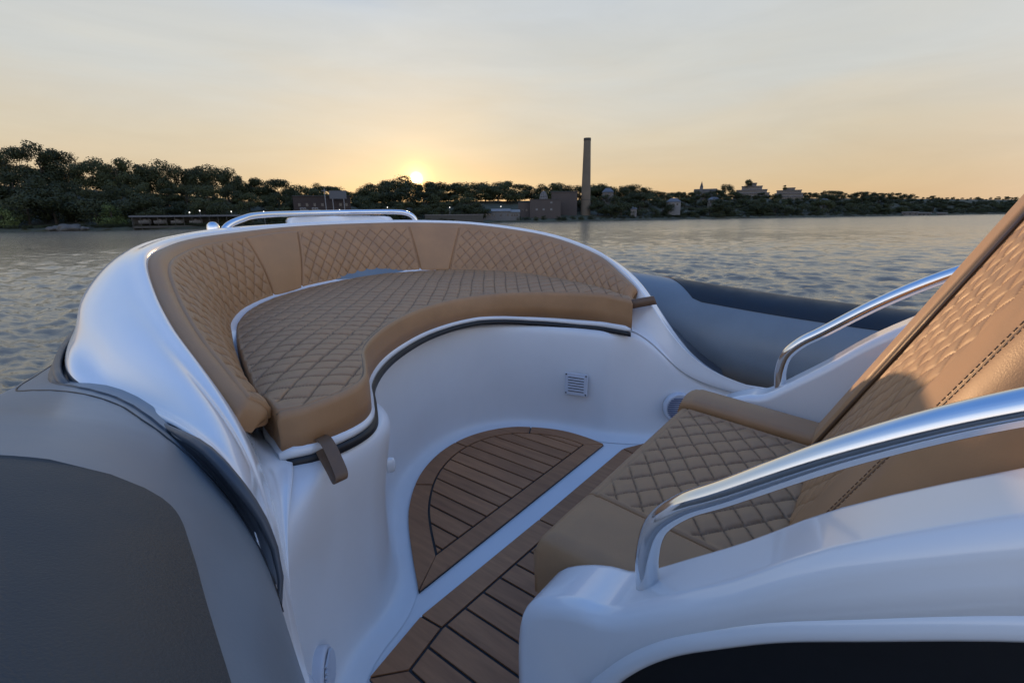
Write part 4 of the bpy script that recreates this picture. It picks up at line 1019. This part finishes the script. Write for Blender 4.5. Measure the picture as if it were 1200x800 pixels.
# ------------------------------------------------------------------ sun, sky
SUN_AZ = YAW+math.atan((488-600)/FOC/ (math.cos(PITCH)+ (400-209)/FOC*math.sin(PITCH)))
dv_ = ray(488, 209); dv_ = dv_/np.linalg.norm(dv_); SUN_EL = math.asin(dv_[2]); SUN_AZ = math.atan2(dv_[0], dv_[1])
L = bpy.data.lights.new('sun', 'SUN'); L.energy = 2.6; L.angle = rad(.6); L.color = (1, .60, .30)
lo = bpy.data.objects.new('sun', L); COL.objects.link(lo); lo.rotation_euler = (math.pi/2-SUN_EL, 0, math.pi-SUN_AZ)
world = bpy.data.worlds.new('World'); scene.world = world; world.use_nodes = True
nt = world.node_tree; nt.nodes.clear(); N_ = nt.nodes.new; LK = nt.links.new
out = N_('ShaderNodeOutputWorld'); bg = N_('ShaderNodeBackground'); sky = N_('ShaderNodeTexSky'); sky.sky_type = 'NISHITA'; sky.sun_disc = False
sky.sun_elevation = SUN_EL; sky.sun_rotation = SUN_AZ; sky.dust_density = 2.0; sky.air_density = 1.0; sky.ozone_density = 2.5
bg.inputs[1].default_value = .015; sky.dust_density = 1.0; LK(sky.outputs[0], bg.inputs[0])
tc = N_('ShaderNodeTexCoord'); nrm = N_('ShaderNodeVectorMath'); nrm.operation = 'NORMALIZE'; LK(tc.outputs['Generated'], nrm.inputs[0])
sep = N_('ShaderNodeSeparateXYZ'); LK(nrm.outputs[0], sep.inputs[0])
def math_(op, a, b=None, clamp=False):
    n = N_('ShaderNodeMath'); n.operation = op; n.use_clamp = clamp
    for k, v in enumerate((a, b)):
        if v is None: continue
        if isinstance(v, (int, float)): n.inputs[k].default_value = v
        else: LK(v, n.inputs[k])
    return n.outputs[0]
el = math_('MAXIMUM', sep.outputs['Z'], 0.0)
# thin streaky cloud moves the gradient a little
mp = N_('ShaderNodeMapping'); mp.inputs['Scale'].default_value = (1.2, 1.2, 7); LK(nrm.outputs[0], mp.inputs[0])
nz = N_('ShaderNodeTexNoise'); nz.inputs['Scale'].default_value = 1.6; nz.inputs['Detail'].default_value = 5; nz.inputs['Roughness'].default_value = .55; LK(mp.outputs[0], nz.inputs['Vector'])
cl = math_('MULTIPLY', math_('SUBTRACT', nz.outputs['Fac'], .5), .22)
elc = math_('ADD', el, math_('MULTIPLY', cl, math_('MINIMUM', math_('MULTIPLY', el, 4.0), 1.0)))
def wramp(fac, stops):
    r = N_('ShaderNodeValToRGB'); LK(fac, r.inputs[0]); e = r.color_ramp.elements
    while len(e) < len(stops): e.new(.5)
    for q, (p, c) in zip(e, stops): q.position = p; q.color = (*c, 1)
    return r.outputs[0]
front = wramp(elc, [(0, (.62, .40, .21)), (.06, (.61, .45, .275)), (.13, (.59, .505, .375)), (.24, (.55, .545, .505)), (.36, (.51, .54, .56)), (.52, (.30, .42, .62)), (.75, (.12, .28, .67)), (1, (.10, .26, .70))])
rear = wramp(elc, [(0, (1.18, 1.08, 1.06)), (.12, (1.18, 1.15, 1.20)), (.3, (.90, 1.0, 1.20)), (.6, (.32, .52, .95)), (1, (.10, .26, .70))])
sd = (math.sin(SUN_AZ)*math.cos(SUN_EL), math.cos(SUN_AZ)*math.cos(SUN_EL), math.sin(SUN_EL))
dt = N_('ShaderNodeVectorMath'); dt.operation = 'DOT_PRODUCT'; LK(nrm.outputs[0], dt.inputs[0]); dt.inputs[1].default_value = sd
dotv = dt.outputs['Value']
wf = N_('ShaderNodeMapRange'); wf.interpolation_type = 'SMOOTHSTEP'; wf.inputs[1].default_value = -.35; wf.inputs[2].default_value = .75; LK(dotv, wf.inputs[0])
mx = N_('ShaderNodeMix'); mx.data_type = 'RGBA'; LK(wf.outputs[0], mx.inputs[0]); LK(rear, mx.inputs[6]); LK(front, mx.inputs[7])
bg2 = N_('ShaderNodeBackground'); LK(mx.outputs[2], bg2.inputs[0])
mp2 = N_('ShaderNodeMapping'); mp2.inputs['Scale'].default_value = (1.0, 1.0, 5.5); mp2.inputs['Rotation'].default_value = (.06, -.05, 0); LK(nrm.outputs[0], mp2.inputs[0])
nz2 = N_('ShaderNodeTexNoise'); nz2.inputs['Scale'].default_value = 2.6; nz2.inputs['Detail'].default_value = 7; nz2.inputs['Roughness'].default_value = .6; nz2.inputs['Distortion'].default_value = .6; LK(mp2.outputs[0], nz2.inputs['Vector'])
LK(math_('ADD', .88, math_('MULTIPLY', nz2.outputs['Fac'], .24)), bg2.inputs[1])
dpos = math_('MAXIMUM', dotv, 0.0)
def glow(power, col, k):
    b = N_('ShaderNodeBackground'); b.inputs[0].default_value = (*col, 1); LK(math_('MULTIPLY', math_('POWER', dpos, power), k), b.inputs[1]); return b.outputs[0]
def addsh(a, b): n = N_('ShaderNodeAddShader'); LK(a, n.inputs[0]); LK(b, n.inputs[1]); return n.outputs[0]
sh = addsh(bg.outputs[0], bg2.outputs[0])
sh = addsh(sh, glow(60, (1, .56, .20), .06)); sh = addsh(sh, glow(900, (1, .46, .10), .34)); sh = addsh(sh, glow(5000, (1, .52, .14), 1.5)); sh = addsh(sh, glow(60000, (1, .85, .55), 30))
LK(sh, out.inputs[0])

# ------------------------------------------------------------------ camera object
cam = bpy.data.cameras.new('camera'); co = bpy.data.objects.new('camera', cam); COL.objects.link(co)
cam.sensor_fit = 'HORIZONTAL'; cam.sensor_width = 36; cam.lens = FOC/1200*36; cam.clip_start = .02; cam.clip_end = 3000
from mathutils import Matrix
mt = Matrix(((CR_[0], CU_[0], -CF_[0], 0), (CR_[1], CU_[1], -CF_[1], 0), (CR_[2], CU_[2], -CF_[2], HC), (0, 0, 0, 1)))
co.matrix_world = mt; scene.camera = co
vs_ = scene.view_settings; vs_.view_transform = 'Standard'; vs_.look = 'None'; vs_.exposure = 0.14; vs_.gamma = 1; vs_.use_curve_mapping = False
scene.cycles.max_bounces = 6; scene.cycles.use_denoising = True
